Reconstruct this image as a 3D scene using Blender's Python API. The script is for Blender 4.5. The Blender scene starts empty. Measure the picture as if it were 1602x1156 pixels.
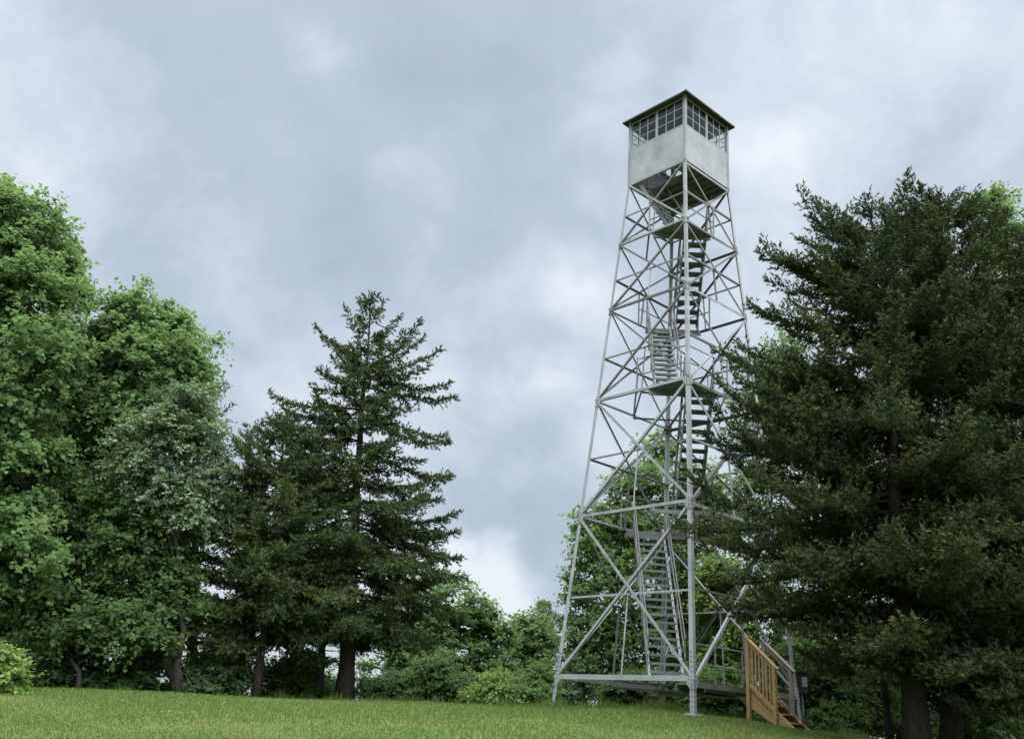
import bpy, math, random
import numpy as np
from mathutils import Vector, Matrix

# ------------------------------------------------------------------ camera
SC = bpy.context.scene
COL = SC.collection
FPX, IW, IH = 1480.36, 1602.0, 1156.0
PITCH, ROLL = 0.36104, -0.07071
CAM_Z = 1.6
cp, sp, cr, sr = math.cos(PITCH), math.sin(PITCH), math.cos(ROLL), math.sin(ROLL)
FWD = Vector((0, cp, sp)); UP0 = Vector((0, -sp, cp)); RT0 = Vector((1, 0, 0))
RIGHT = RT0 * cr - UP0 * sr
UPV = RT0 * sr + UP0 * cr
cam_data = bpy.data.cameras.new('camera')
cam = bpy.data.objects.new('camera', cam_data)
COL.objects.link(cam)
m = Matrix.Identity(4)
for i in range(3):
    m[i][0], m[i][1], m[i][2] = RIGHT[i], UPV[i], -FWD[i]
m.translation = (0, 0, CAM_Z)
cam.matrix_world = m
cam_data.sensor_width = 36.0
cam_data.lens = 36.0 * FPX / IW
cam_data.clip_end = 6000
SC.camera = cam

# ------------------------------------------------------------------ sky and sun
EXPO = 2.75
SUN_EL, SUN_AZ = math.radians(68), math.radians(165)     # azimuth clockwise from +Y (camera forward)
world = bpy.data.worlds.new('World'); SC.world = world
world.use_nodes = True
nt = world.node_tree; nt.nodes.clear()
def N(tree, typ, **kw):
    n = tree.nodes.new(typ)
    for k, v in kw.items():
        setattr(n, k, v)
    return n
def MATH(tree, op, a, b=None, clamp=False):
    n = N(tree, 'ShaderNodeMath', operation=op, use_clamp=clamp)
    for i, v in enumerate((a, b)):
        if v is None: continue
        if isinstance(v, (int, float)): n.inputs[i].default_value = v
        else: tree.links.new(v, n.inputs[i])
    return n.outputs[0]
def build_sky(t):
    out = N(t, 'ShaderNodeOutputWorld'); bg = N(t, 'ShaderNodeBackground')
    bg.inputs['Strength'].default_value = 0.05
    sky = N(t, 'ShaderNodeTexSky', sky_type='NISHITA', sun_disc=False)
    sky.sun_elevation = SUN_EL; sky.sun_rotation = SUN_AZ
    tc = N(t, 'ShaderNodeTexCoord'); sx = N(t, 'ShaderNodeSeparateXYZ')
    t.links.new(tc.outputs['Generated'], sx.inputs[0])
    zz = MATH(t, 'ADD', MATH(t, 'MAXIMUM', sx.outputs[2], 0.0), 0.75)
    u = MATH(t, 'DIVIDE', sx.outputs[0], zz); v = MATH(t, 'DIVIDE', sx.outputs[1], zz)
    cx = N(t, 'ShaderNodeCombineXYZ'); t.links.new(u, cx.inputs[0]); t.links.new(v, cx.inputs[1])
    mp = N(t, 'ShaderNodeMapping'); t.links.new(cx.outputs[0], mp.inputs[0])
    mp.inputs['Location'].default_value = (6.3, 2.2, 0.0); mp.inputs['Rotation'].default_value = (0, 0, 0.5)
    mp.inputs['Scale'].default_value = (1.0, 1.0, 1.0)
    n1 = N(t, 'ShaderNodeTexNoise'); t.links.new(mp.outputs[0], n1.inputs['Vector'])
    n1.inputs['Scale'].default_value = 2.1; n1.inputs['Detail'].default_value = 7.0
    n1.inputs['Roughness'].default_value = 0.50; n1.inputs['Distortion'].default_value = 0.35
    n2 = N(t, 'ShaderNodeTexNoise'); t.links.new(mp.outputs[0], n2.inputs['Vector'])
    n2.inputs['Scale'].default_value = 6.5; n2.inputs['Detail'].default_value = 6.0; n2.inputs['Roughness'].default_value = 0.60
    val = MATH(t, 'ADD', MATH(t, 'MULTIPLY', n1.outputs[0], 0.58), MATH(t, 'MULTIPLY', n2.outputs[0], 0.42))
    n3 = N(t, 'ShaderNodeTexNoise'); t.links.new(mp.outputs[0], n3.inputs['Vector'])
    n3.inputs['Scale'].default_value = 13.0; n3.inputs['Detail'].default_value = 8.0; n3.inputs['Roughness'].default_value = 0.62; n3.inputs['Distortion'].default_value = 0.8
    val = MATH(t, 'ADD', val, MATH(t, 'MULTIPLY', MATH(t, 'SUBTRACT', n3.outputs[0], 0.5), 0.22))
    # thin and thick places of the cloud deck
    nw = N(t, 'ShaderNodeTexNoise'); t.links.new(mp.outputs[0], nw.inputs['Vector']); nw.inputs['Scale'].default_value = 4.5; nw.inputs['Detail'].default_value = 5.0
    sub = N(t, 'ShaderNodeVectorMath', operation='MULTIPLY_ADD'); t.links.new(nw.outputs['Color'], sub.inputs[0])
    sub.inputs[1].default_value = (0.34, 0.34, 0.34); sub.inputs[2].default_value = (-0.17, -0.17, -0.17)
    wd = N(t, 'ShaderNodeVectorMath', operation='ADD'); t.links.new(tc.outputs['Generated'], wd.inputs[0]); t.links.new(sub.outputs[0], wd.inputs[1])
    for px, py, rad, amt in CLOUD_SPOTS:
        d = ray(px, py).normalized()
        dp = N(t, 'ShaderNodeVectorMath', operation='DISTANCE'); t.links.new(wd.outputs[0], dp.inputs[0]); dp.inputs[1].default_value = d
        k = N(t, 'ShaderNodeMapRange', interpolation_type='SMOOTHSTEP'); t.links.new(dp.outputs['Value'], k.inputs[0])
        k.inputs[1].default_value = rad; k.inputs[2].default_value = 0.0; k.inputs[3].default_value = 0.0; k.inputs[4].default_value = 1.0
        w = MATH(t, 'MULTIPLY', k.outputs[0], MATH(t, 'MULTIPLY', MATH(t, 'ADD', n2.outputs[0], 0.1), amt * 1.7))
        val = MATH(t, 'ADD', val, w)
    rp = N(t, 'ShaderNodeValToRGB'); t.links.new(val, rp.inputs[0])
    e = rp.color_ramp.elements
    e[0].position = 0.24; e[0].color = (0.395, 0.455, 0.525, 1)
    e[1].position = 0.70; e[1].color = (0.86, 0.91, 0.95, 1)
    for p_, c_ in ((0.42, (0.492, 0.560, 0.640)), (0.50, (0.585, 0.655, 0.738)), (0.585, (0.690, 0.752, 0.820))):
        q = e.new(p_); q.color = (*c_, 1)
    # cloud radiance rises towards the zenith the way an overcast sky does
    el = MATH(t, 'ADD', 0.90, MATH(t, 'MULTIPLY', MATH(t, 'MAXIMUM', sx.outputs[2], 0.0), 0.30))
    vm = N(t, 'ShaderNodeVectorMath', operation='SCALE'); t.links.new(rp.outputs[0], vm.inputs[0])
    t.links.new(MATH(t, 'MULTIPLY', el, 20.0 / 2 ** EXPO), vm.inputs['Scale'])
    mx = N(t, 'ShaderNodeMix', data_type='RGBA'); mx.inputs[0].default_value = 0.95
    t.links.new(sky.outputs[0], mx.inputs[6]); t.links.new(vm.outputs[0], mx.inputs[7])
    t.links.new(mx.outputs[2], bg.inputs['Color']); t.links.new(bg.outputs[0], out.inputs[0])
def ray(px, py):
    return FWD + RIGHT * ((px - IW / 2) / FPX) + UPV * ((IH / 2 - py) / FPX)
CLOUD_SPOTS = [(780, 925, .085, .24), (725, 930, .05, .12), (800, 575, .10, .17), (930, 400, .08, .12), (290, 250, .13, .09), (1300, 100, .30, .04), (520, 160, .07, .10), (720, 230, .07, .09), (60, 120, .2, .06), (1180, 420, .12, .07),
               (690, 60, .22, -.12), (300, 100, .20, -.08), (420, 340, .16, -.06), (760, 730, .14, -.07), (860, 830, .10, -.10), (690, 820, .09, -.09)]
build_sky(nt)
sd = bpy.data.lights.new('sun', 'SUN'); sd.energy = 1.5; sd.angle = math.radians(85); sd.color = (1.0, 0.985, 0.96)
sun = bpy.data.objects.new('sun', sd); COL.objects.link(sun)
sdir = Vector((math.sin(SUN_AZ) * math.cos(SUN_EL), math.cos(SUN_AZ) * math.cos(SUN_EL), math.sin(SUN_EL)))
sun.rotation_euler = sdir.to_track_quat('Z', 'Y').to_euler(); sun.location = sdir * 60
SC.view_settings.view_transform = 'Standard'; SC.view_settings.look = 'None'
SC.view_settings.exposure = EXPO; SC.view_settings.gamma = 1.0
SC.view_settings.use_curve_mapping = False
SC.render.engine = 'CYCLES'
SC.cycles.max_bounces = 8; SC.cycles.diffuse_bounces = 5; SC.cycles.transparent_max_bounces = 12
SC.cycles.transmission_bounces = 6; SC.cycles.glossy_bounces = 2
SC.cycles.use_denoising = True

# ------------------------------------------------------------------ helpers
def at(px, py, Y):
    """world point seen at photo pixel (px,py), Y metres in front of the viewpoint"""
    d = ray(px, py)
    return Vector((0, 0, CAM_Z)) + d * (Y / d.y)
def mpp(Y, px=800, py=700):
    d = ray(px, py)
    return (Y / d.y) / FPX           # metres per photo pixel at depth Y

def tag(o, label=None, cat=None, group=None, kind=None):
    if label: o['label'] = label
    if cat: o['category'] = cat
    if group: o['group'] = group
    if kind: o['kind'] = kind
    return o
def link(name, me, mat, parent=None):
    if mat and not me.materials: me.materials.append(mat)
    o = bpy.data.objects.new(name, me); COL.objects.link(o)
    if parent: o.parent = parent
    return o
def empty(name, loc=(0, 0, 0), rz=0.0):
    o = bpy.data.objects.new(name, None); COL.objects.link(o)
    o.empty_display_size = 0.2
    o.location = loc; o.rotation_euler = (0, 0, rz)
    return o

class MB:
    def __init__(s): s.v = []; s.f = []
    def add(s, vs, fs):
        k = len(s.v); s.v += [tuple(p) for p in vs]; s.f += [tuple(i + k for i in f) for f in fs]
    def prism(s, sec, p0, p1, ax, ay):
        """extrude 2-D section (list of (a,b)) from p0 to p1 using axes ax, ay"""
        n = len(sec)
        vs = [p0 + ax * a + ay * b for a, b in sec] + [p1 + ax * a + ay * b for a, b in sec]
        fs = [(i, (i + 1) % n, n + (i + 1) % n, n + i) for i in range(n)]
        fs += [tuple(range(n - 1, -1, -1)), tuple(range(n, 2 * n))]
        s.add(vs, fs)
    def frame(s, p0, p1, hint):
        d = (p1 - p0).normalized(); ay = hint - d * hint.dot(d)
        if ay.length < 1e-6: ay = d.orthogonal()
        ay.normalize(); ax = d.cross(ay).normalized()
        return ax, ay
    def bar(s, p0, p1, w, h, hint=Vector((0, 0, 1))):
        p0, p1 = Vector(p0), Vector(p1); ax, ay = s.frame(p0, p1, hint)
        s.prism([(-w/2, -h/2), (w/2, -h/2), (w/2, h/2), (-w/2, h/2)], p0, p1, ax, ay)
    def angle(s, p0, p1, w, t, hint, flip=False):
        p0, p1 = Vector(p0), Vector(p1); ax, ay = s.frame(p0, p1, hint)
        if flip: ax = -ax
        s.prism([(0, 0), (w, 0), (w, -t), (t, -t), (t, -w), (0, -w)], p0, p1, ax, ay)
    def tube(s, pts, rad, n=6, cap=True):
        pts = [Vector(p) for p in pts]; rings = []
        if isinstance(rad, (int, float)): rad = [rad] * len(pts)
        ref = Vector((0.13, 0.31, 0.94)); k0 = len(s.v)
        for i, p in enumerate(pts):
            d = (pts[min(i + 1, len(pts) - 1)] - pts[max(i - 1, 0)]).normalized()
            a = d.cross(ref)
            if a.length < 1e-4: a = d.orthogonal()
            a.normalize(); b = d.cross(a)
            for j in range(n):
                th = 2 * math.pi * j / n
                q = p + (a * math.cos(th) + b * math.sin(th)) * rad[i]
                s.v.append((q.x, q.y, q.z))
        for i in range(len(pts) - 1):
            for j in range(n):
                a0 = k0 + i * n + j; a1 = k0 + i * n + (j + 1) % n
                s.f.append((a0, a1, a1 + n, a0 + n))
        if cap:
            s.f.append(tuple(k0 + j for j in range(n - 1, -1, -1)))
            s.f.append(tuple(k0 + (len(pts) - 1) * n + j for j in range(n)))
    def box(s, lo, hi):
        x0, y0, z0 = lo; x1, y1, z1 = hi
        s.add([(x0,y0,z0),(x1,y0,z0),(x1,y1,z0),(x0,y1,z0),(x0,y0,z1),(x1,y0,z1),(x1,y1,z1),(x0,y1,z1)],
              [(3,2,1,0),(4,5,6,7),(0,1,5,4),(1,2,6,5),(2,3,7,6),(3,0,4,7)])
    def mesh(s, name):
        me = bpy.data.meshes.new(name); me.from_pydata(s.v, [], s.f); me.update(); return me
    def build(s, name, mat, parent=None, smooth=False, bevel=0.0):
        me = s.mesh(name)
        if smooth: me.polygons.foreach_set('use_smooth', [True] * len(me.polygons))
        o = link(name, me, mat, parent)
        if bevel:
            b = o.modifiers.new('bevel', 'BEVEL'); b.width = bevel; b.segments = 1
        return o
def np_mesh(name, verts, nper, tint):
    """verts (F*nper,3): separate faces of nper corners; tint (F,3)"""
    nf = len(verts) // nper
    me = bpy.data.meshes.new(name)
    me.vertices.add(nf * nper); me.vertices.foreach_set('co', np.ascontiguousarray(verts, dtype=np.float32).ravel())
    me.loops.add(nf * nper); me.loops.foreach_set('vertex_index', np.arange(nf * nper, dtype=np.int32))
    me.polygons.add(nf); me.polygons.foreach_set('loop_start', np.arange(nf, dtype=np.int32) * nper)
    at_ = me.attributes.new('tint', 'FLOAT_COLOR', 'FACE')
    c = np.ones((nf, 4), dtype=np.float32); c[:, :3] = tint
    at_.data.foreach_set('color', c.ravel())
    me.update(calc_edges=True)
    return me

# ------------------------------------------------------------------ materials
def new_mat(name):
    mt = bpy.data.materials.new(name); mt.use_nodes = True; mt.node_tree.nodes.clear()
    return mt, mt.node_tree
def pbsdf(t, rough=0.6, metal=0.0, spec=0.4):
    b = N(t, 'ShaderNodeBsdfPrincipled'); o = N(t, 'ShaderNodeOutputMaterial')
    t.links.new(b.outputs[0], o.inputs[0])
    b.inputs['Roughness'].default_value = rough; b.inputs['Metallic'].default_value = metal
    b.inputs['Specular IOR Level'].default_value = spec
    return b
def noise(t, scale, detail=4, rough=0.55, vec=None, stretch=None, coord='Object'):
    if vec is None:
        vec = N(t, 'ShaderNodeTexCoord').outputs[coord]
    if stretch:
        mp = N(t, 'ShaderNodeMapping'); mp.inputs['Scale'].default_value = stretch
        t.links.new(vec, mp.inputs[0]); vec = mp.outputs[0]
    n = N(t, 'ShaderNodeTexNoise'); t.links.new(vec, n.inputs['Vector'])
    n.inputs['Scale'].default_value = scale; n.inputs['Detail'].default_value = detail; n.inputs['Roughness'].default_value = rough
    return n.outputs[0]
def ramp(t, fac, stops):
    r = N(t, 'ShaderNodeValToRGB'); t.links.new(fac, r.inputs[0]); e = r.color_ramp.elements
    e[0].position, e[0].color = stops[0][0], (*stops[0][1], 1)
    e[1].position, e[1].color = stops[-1][0], (*stops[-1][1], 1)
    for p, c in stops[1:-1]:
        k = e.new(p); k.color = (*c, 1)
    return r.outputs[0]
def mixc(t, fac, a, b, blend='MIX'):
    x = N(t, 'ShaderNodeMix', data_type='RGBA', blend_type=blend)
    for i, v in ((0, fac), (6, a), (7, b)):
        if isinstance(v, (int, float)): x.inputs[i].default_value = v
        elif isinstance(v, tuple): x.inputs[i].default_value = (*v, 1)
        else: t.links.new(v, x.inputs[i])
    return x.outputs[2]
def bump(t, b, h, dist=0.01, strength=0.5):
    n = N(t, 'ShaderNodeBump'); n.inputs['Distance'].default_value = dist; n.inputs['Strength'].default_value = strength
    t.links.new(h, n.inputs['Height']); t.links.new(n.outputs[0], b.inputs['Normal'])

def galvanised(name, base, rust, rough=0.6, metal=0.12, scale=1.0):
    mt, t = new_mat(name); b = pbsdf(t, rough, metal)
    a = noise(t, 2.2 * scale, 5); c = noise(t, 14 * scale, 3)
    tone = ramp(t, a, [(0.3, tuple(v * 0.72 for v in base)), (0.55, base), (0.75, tuple(min(1, v * 1.18) for v in base))])
    tone = mixc(t, MATH(t, 'MULTIPLY', c, 0.25), tone, tuple(v * 0.6 for v in base))
    r = noise(t, 5.5 * scale, 6, 0.65)
    rf = ramp(t, r, [(0.60 - 0.12 * rust, (0, 0, 0)), (0.78 - 0.1 * rust, (1, 1, 1))])
    rfv = MATH(t, 'MULTIPLY', rf, 0.7 * rust + 0.05)
    tone = mixc(t, rfv, tone, (0.17, 0.10, 0.075))
    t.links.new(tone, b.inputs['Base Color'])
    t.links.new(ramp(t, c, [(0.3, (rough - .1,) * 3), (0.7, (rough + .15,) * 3)]), b.inputs['Roughness'])
    return mt
M = {}
M['steel'] = galvanised('galvanised_steel', (0.292, 0.315, 0.338), 0.2)
M['steel_dull'] = galvanised('dulled_galvanising', (0.150, 0.150, 0.155), 0.45)
M['steel_rusty'] = galvanised('weathered_steel', (0.275, 0.288, 0.305), 0.5)
M['steel_dark'] = galvanised('dull_steel', (0.17, 0.18, 0.185), 0.35)
M['tread'] = galvanised('tread_steel', (0.15, 0.172, 0.18), 0.15, 0.6, 0.2)
def sheet_mat():
    mt, t = new_mat('galvanised_sheet'); b = pbsdf(t, 0.55, 0.10)
    big = noise(t, 1.6, 5, 0.6); fine = noise(t, 9, 6, 0.7); spots = noise(t, 17, 2, 0.5)
    streak = noise(t, 3.0, 4, 0.6, stretch=(3.5, 3.5, 0.35))
    base = ramp(t, big, [(0.28, (0.185, 0.203, 0.228)), (0.5, (0.278, 0.297, 0.326)), (0.72, (0.35, 0.368, 0.396))])
    base = mixc(t, MATH(t, 'MULTIPLY', ramp(t, streak, [(0.45, (0, 0, 0)), (0.75, (1, 1, 1))]), 0.28), base, (0.175, 0.185, 0.195))
    base = mixc(t, MATH(t, 'MULTIPLY', ramp(t, fine, [(0.5, (0, 0, 0)), (0.75, (1, 1, 1))]), 0.35), base, (0.37, 0.388, 0.41))
    base = mixc(t, ramp(t, spots, [(0.67, (0, 0, 0)), (0.72, (0.8, 0.8, 0.8))]), base, (0.11, 0.10, 0.10))
    t.links.new(base, b.inputs['Base Color']); bump(t, b, big, 0.03, 0.35)
    return mt
M['sheet'] = sheet_mat()
def flat(name, c0, c1, scale=3, rough=0.7, metal=0.0, stretch=None, bmp=0.0):
    mt, t = new_mat(name); b = pbsdf(t, rough, metal)
    n = noise(t, scale, 5, 0.6, stretch=stretch)
    t.links.new(ramp(t, n, [(0.3, c0), (0.7, c1)]), b.inputs['Base Color'])
    if bmp: bump(t, b, n, bmp, 0.6)
    return mt
M['roof'] = flat('roof_metal', (0.035, 0.034, 0.036), (0.075, 0.07, 0.07), 4, 0.6, 0.2)
M['deck_dark'] = flat('deck_boards', (0.08, 0.085, 0.085), (0.14, 0.147, 0.147), 5, 0.75)
M['wood'] = flat('treated_pine', (0.215, 0.150, 0.062), (0.335, 0.240, 0.108), 6, 0.7, 0, (9, 9, 1.2), 0.002)
M['wood_tread'] = flat('worn_pine', (0.16, 0.095, 0.04), (0.29, 0.18, 0.08), 6, 0.8, 0, (9, 1.2, 9), 0.002)
M['wood_grey'] = flat('weathered_pine', (0.13, 0.12, 0.10), (0.24, 0.22, 0.19), 6, 0.8, 0, (9, 9, 1.2), 0.002)
M['concrete'] = flat('concrete', (0.09, 0.085, 0.075), (0.17, 0.165, 0.15), 6, 0.9, 0, None, 0.01)
M['black_box'] = flat('black_enclosure', (0.012, 0.013, 0.016), (0.03, 0.032, 0.036), 6, 0.45)
M['grey_box'] = flat('grey_enclosure', (0.14, 0.15, 0.155), (0.22, 0.23, 0.235), 6, 0.55)
M['label_plate'] = flat('label_plate', (0.10, 0.11, 0.12), (0.30, 0.31, 0.32), 22, 0.5)
M['conduit'] = flat('conduit_pipe', (0.22, 0.23, 0.235), (0.33, 0.34, 0.345), 6, 0.5, 0.3)
def glass_mat():
    mt, t = new_mat('window_glass'); o = N(t, 'ShaderNodeOutputMaterial')
    tr = N(t, 'ShaderNodeBsdfTransparent'); tr.inputs[0].default_value = (0.90, 0.93, 0.93, 1)
    gl = N(t, 'ShaderNodeBsdfGlossy'); gl.inputs['Roughness'].default_value = 0.06
    mx = N(t, 'ShaderNodeMixShader'); mx.inputs[0].default_value = 0.05
    t.links.new(tr.outputs[0], mx.inputs[1]); t.links.new(gl.outputs[0], mx.inputs[2]); t.links.new(mx.outputs[0], o.inputs[0])
    return mt
M['glass'] = glass_mat()
def bark(name, c0, c1):
    mt, t = new_mat(name); b = pbsdf(t, 0.9, 0, 0.15)
    n = noise(t, 9, 6, 0.65, stretch=(2.5, 2.5, 0.5)); n2 = noise(t, 2, 3)
    c = ramp(t, n, [(0.3, c0), (0.7, c1)])
    c = mixc(t, MATH(t, 'MULTIPLY', n2, 0.4), c, tuple(v * 0.6 for v in c0))
    t.links.new(c, b.inputs['Base Color']); bump(t, b, n, 0.05, 0.9)
    return mt
M['bark_spruce'] = bark('spruce_bark', (0.026, 0.022, 0.020), (0.070, 0.060, 0.052))
M['bark_maple'] = bark('maple_bark', (0.036, 0.032, 0.028), (0.09, 0.083, 0.073))
M['bark_dead'] = bark('dead_bark', (0.065, 0.058, 0.051), (0.14, 0.127, 0.112))
def leaf_mat(name, dark, lite, accent, transl=0.35, gloss=0.05, rough=0.5):
    """tint.r mixes dark-lite per leaf, tint.g adds the accent (new growth)"""
    mt, t = new_mat(name); o = N(t, 'ShaderNodeOutputMaterial')
    a = N(t, 'ShaderNodeAttribute', attribute_name='tint'); s = N(t, 'ShaderNodeSeparateColor'); t.links.new(a.outputs['Color'], s.inputs[0])
    c = mixc(t, s.outputs[0], dark, lite); c = mixc(t, s.outputs[1], c, accent)
    d = N(t, 'ShaderNodeBsdfDiffuse'); t.links.new(c, d.inputs[0])
    tr = N(t, 'ShaderNodeBsdfTranslucent'); t.links.new(mixc(t, 0.55, c, (0.22, 0.33, 0.11), 'MIX') if transl > 0.3 else c, tr.inputs[0])
    m1 = N(t, 'ShaderNodeMixShader'); m1.inputs[0].default_value = transl
    t.links.new(d.outputs[0], m1.inputs[1]); t.links.new(tr.outputs[0], m1.inputs[2])
    g = N(t, 'ShaderNodeBsdfGlossy'); g.inputs['Roughness'].default_value = rough; g.inputs[0].default_value = (0.9, 0.95, 1, 1)
    m2 = N(t, 'ShaderNodeMixShader'); m2.inputs[0].default_value = max(gloss, 0.004)
    t.links.new(m1.outputs[0], m2.inputs[1]); t.links.new(g.outputs[0], m2.inputs[2]); t.links.new(m2.outputs[0], o.inputs[0])
    return mt
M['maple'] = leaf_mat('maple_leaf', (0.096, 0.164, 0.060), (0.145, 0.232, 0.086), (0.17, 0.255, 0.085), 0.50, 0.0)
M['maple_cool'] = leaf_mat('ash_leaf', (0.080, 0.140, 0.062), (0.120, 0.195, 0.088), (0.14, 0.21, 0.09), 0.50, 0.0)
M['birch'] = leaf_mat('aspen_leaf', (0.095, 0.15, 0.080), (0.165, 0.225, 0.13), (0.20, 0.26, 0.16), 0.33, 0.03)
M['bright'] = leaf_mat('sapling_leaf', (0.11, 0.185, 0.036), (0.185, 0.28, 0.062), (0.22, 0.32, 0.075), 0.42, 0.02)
M['under'] = leaf_mat('shade_dark_leaf', (0.048, 0.090, 0.034), (0.085, 0.142, 0.050), (0.11, 0.17, 0.055), 0.42, 0.0)  # darker leaf: the shade low in the woods is put into its colour
M['needle'] = leaf_mat('spruce_needle', (0.028, 0.050, 0.024), (0.058, 0.090, 0.038), (0.105, 0.120, 0.042), 0.2, 0.0)
M['needle_olive'] = leaf_mat('olive_spruce_needle', (0.024, 0.040, 0.021), (0.050, 0.070, 0.030), (0.088, 0.090, 0.034), 0.2, 0.0)
M['grass'] = leaf_mat('grass_blade', (0.076, 0.122, 0.031), (0.127, 0.180, 0.052), (0.18, 0.16, 0.075), 0.35, 0.0)

# ------------------------------------------------------------------ ground
def ss(a, b, x):
    t = np.clip((x - a) / (b - a), 0, 1); return t * t * (3 - 2 * t)
def gz(x, y):
    x = np.asarray(x, float); y = np.asarray(y, float)
    yk = [-4000, -200, -30, 0, 6, 12, 18, 23, 26, 30, 36, 50, 100, 400, 4000]
    zk = [-160, -30, -3.0, 0, 0.53, 1.12, 1.77, 2.24, 2.26, 2.20, 1.95, 1.0, -4, -45, -200]
    p = np.interp(y, yk, zk)
    w = np.clip(y / 24.0, 0, 1)
    tx = np.where(x < 4.5, np.maximum(x - 4.5, -3.5) * 0.055 + np.minimum(x - 1.0, 0) * 0.031, -(x - 4.5) * 0.085)
    tx = np.clip(tx, -1.6, 0)
    return p + tx * w + 0.018 * np.sin(x * 0.9 + 0.4 * y) * np.clip(y / 10, 0, 1)
def gzf(x, y): return float(gz(x, y))
def ground():
    xs = np.concatenate([[-4000, -1200, -400, -150, -70, -45], np.arange(-32, 32.1, 0.8), [45, 70, 150, 400, 1200, 4000]])
    ys = np.concatenate([[-4000, -800, -200, -60, -30, -14], np.arange(-6, 44.1, 0.8), [50, 60, 80, 110, 180, 400, 1200, 4000]])
    X, Y = np.meshgrid(xs, ys); Z = gz(X, Y)
    v = np.stack([X, Y, Z], -1).reshape(-1, 3); nx, ny = len(xs), len(ys)
    f = [(j * nx + i, j * nx + i + 1, (j + 1) * nx + i + 1, (j + 1) * nx + i) for j in range(ny - 1) for i in range(nx - 1)]
    me = bpy.data.meshes.new('ground'); me.from_pydata(v.tolist(), [], f); me.update()
    me.polygons.foreach_set('use_smooth', [True] * len(me.polygons))
    mt, t = new_mat('lawn_soil'); b = pbsdf(t, 0.95, 0, 0.1)
    big = noise(t, 0.35, 5, 0.6); fine = noise(t, 14, 5, 0.7)
    c = ramp(t, big, [(0.35, (0.07, 0.12, 0.03)), (0.55, (0.10, 0.15, 0.04)), (0.7, (0.14, 0.14, 0.06))])
    c = mixc(t, MATH(t, 'MULTIPLY', fine, 0.6), c, (0.04, 0.05, 0.018))
    t.links.new(c, b.inputs['Base Color']); bump(t, b, fine, 0.03, 0.8)
    o = link('ground', me, mt); tag(o, 'gently rising mown grass lawn', kind='structure')
ground()

# ------------------------------------------------------------------ fire tower
Z = dict(foot=0.0, g0=0.642, m0=2.677, z1=4.741, m1=6.373, z2=8.001, m2=9.314, z3=10.772, m3=11.768, z4=12.902, m4=13.902, z5=14.979, sill=16.157, eave=17.223)
HB, HC = 3.07 / math.sqrt(2), 1.067
ROOT2 = math.sqrt(2)
tower = empty('fire_tower', (4.620, 24.67, 2.175), math.radians(45 + 7.18 - 10.607))
tag(tower, 'tall galvanised steel lattice fire tower with metal lookout cab on top', 'tower')
TW_INV = (Matrix.Translation(tower.location) @ Matrix.Rotation(tower.rotation_euler.z, 4, 'Z')).inverted()
def half(z): return HB + (HC - HB) * min(max(z / Z['z5'], -0.1), 1.0)
SG = {'N': (-1, -1), 'R': (1, -1), 'L': (-1, 1), 'B': (1, 1)}
def leg_at(k, z, inset=0.0):
    h = half(z) - inset; return Vector((SG[k][0] * h, SG[k][1] * h, z))
FACES = [('N', 'L'), ('N', 'R'), ('L', 'B'), ('R', 'B')]
def outward(a, b):
    p = leg_at(a, 0) + leg_at(b, 0); p.z = 0; return p.normalized()
rnd = random.Random(5)
def ST(z):
    q = rnd.random()
    return M['steel_dull'] if q < (.7 if z > 7 else .45) else M['steel_rusty'] if z > 11.5 or q < .6 else M['steel']
def wpt(p):      # world point -> tower local
    return TW_INV @ Vector(p)
for k in SG:
    # L-section legs, heel outwards, spliced at the panel joints
    sx, sy = SG[k]
    lev = [('foot', 'z1', .105), ('z1', 'z2', .098), ('z2', 'z3', .09), ('z3', 'z5', .08)]
    for a, b, w in lev:
        mb = MB(); p0, p1 = leg_at(k, Z[a]), leg_at(k, Z[b]); t_ = 0.012
        if a == 'foot': p0 = leg_at(k, -0.12 if k in 'LR' else -0.05)
        sec = [(0, 0), (-w * sx, 0), (-w * sx, -t_ * sy), (-t_ * sx, -t_ * sy), (-t_ * sx, -w * sy), (0, -w * sy)]
        mb.prism(sec, p0, p1, Vector((1, 0, 0)), Vector((0, 1, 0)))
        mb.build('leg', M['steel_rusty'] if a == 'z3' else M['steel'], tower)
    # bolt rows up the lower leg
    mb = MB()
    for z in np.arange(0.02, 1.35, 0.105):
        for ax in (0, 1):
            p = leg_at(k, z); c = p + (Vector((-sx * .05, 0, 0)) if ax == 0 else Vector((0, -sy * .05, 0)))
            n = Vector((0, sy, 0)) if ax == 0 else Vector((sx, 0, 0))
            mb.tube([c, c + n * 0.022], 0.017, 6)
    tag(mb.build('leg_bolts', M['steel_dark'], tower), kind='stuff')
    # foot plate on a concrete pad
    p = leg_at(k, 0); gp = tower.matrix_world
    w = Matrix.Translation(tower.location) @ Matrix.Rotation(tower.rotation_euler.z, 4, 'Z') @ p
    g = gzf(w.x, w.y) - tower.location.z
    mb = MB(); mb.box((p.x - .17, p.y - .17, min(g, -0.1) - .25), (p.x + .17, p.y + .17, max(g + .02, -0.10)))
    mb.build('footing', M['concrete'], tower, bevel=0.02)
    mb = MB(); mb.box((p.x - sx * .05 - .13, p.y - sy * .05 - .13, max(g + .02, -0.10) + 0.002), (p.x - sx * .05 + .13, p.y - sy * .05 + .13, max(g + .02, -.1) + 0.03))
    mb.build('foot_plate', M['steel'], tower)
def face_line(a, b, z, off=0.0):
    n = outward(a, b); return leg_at(a, z) + n * off, leg_at(b, z) + n * off
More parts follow.
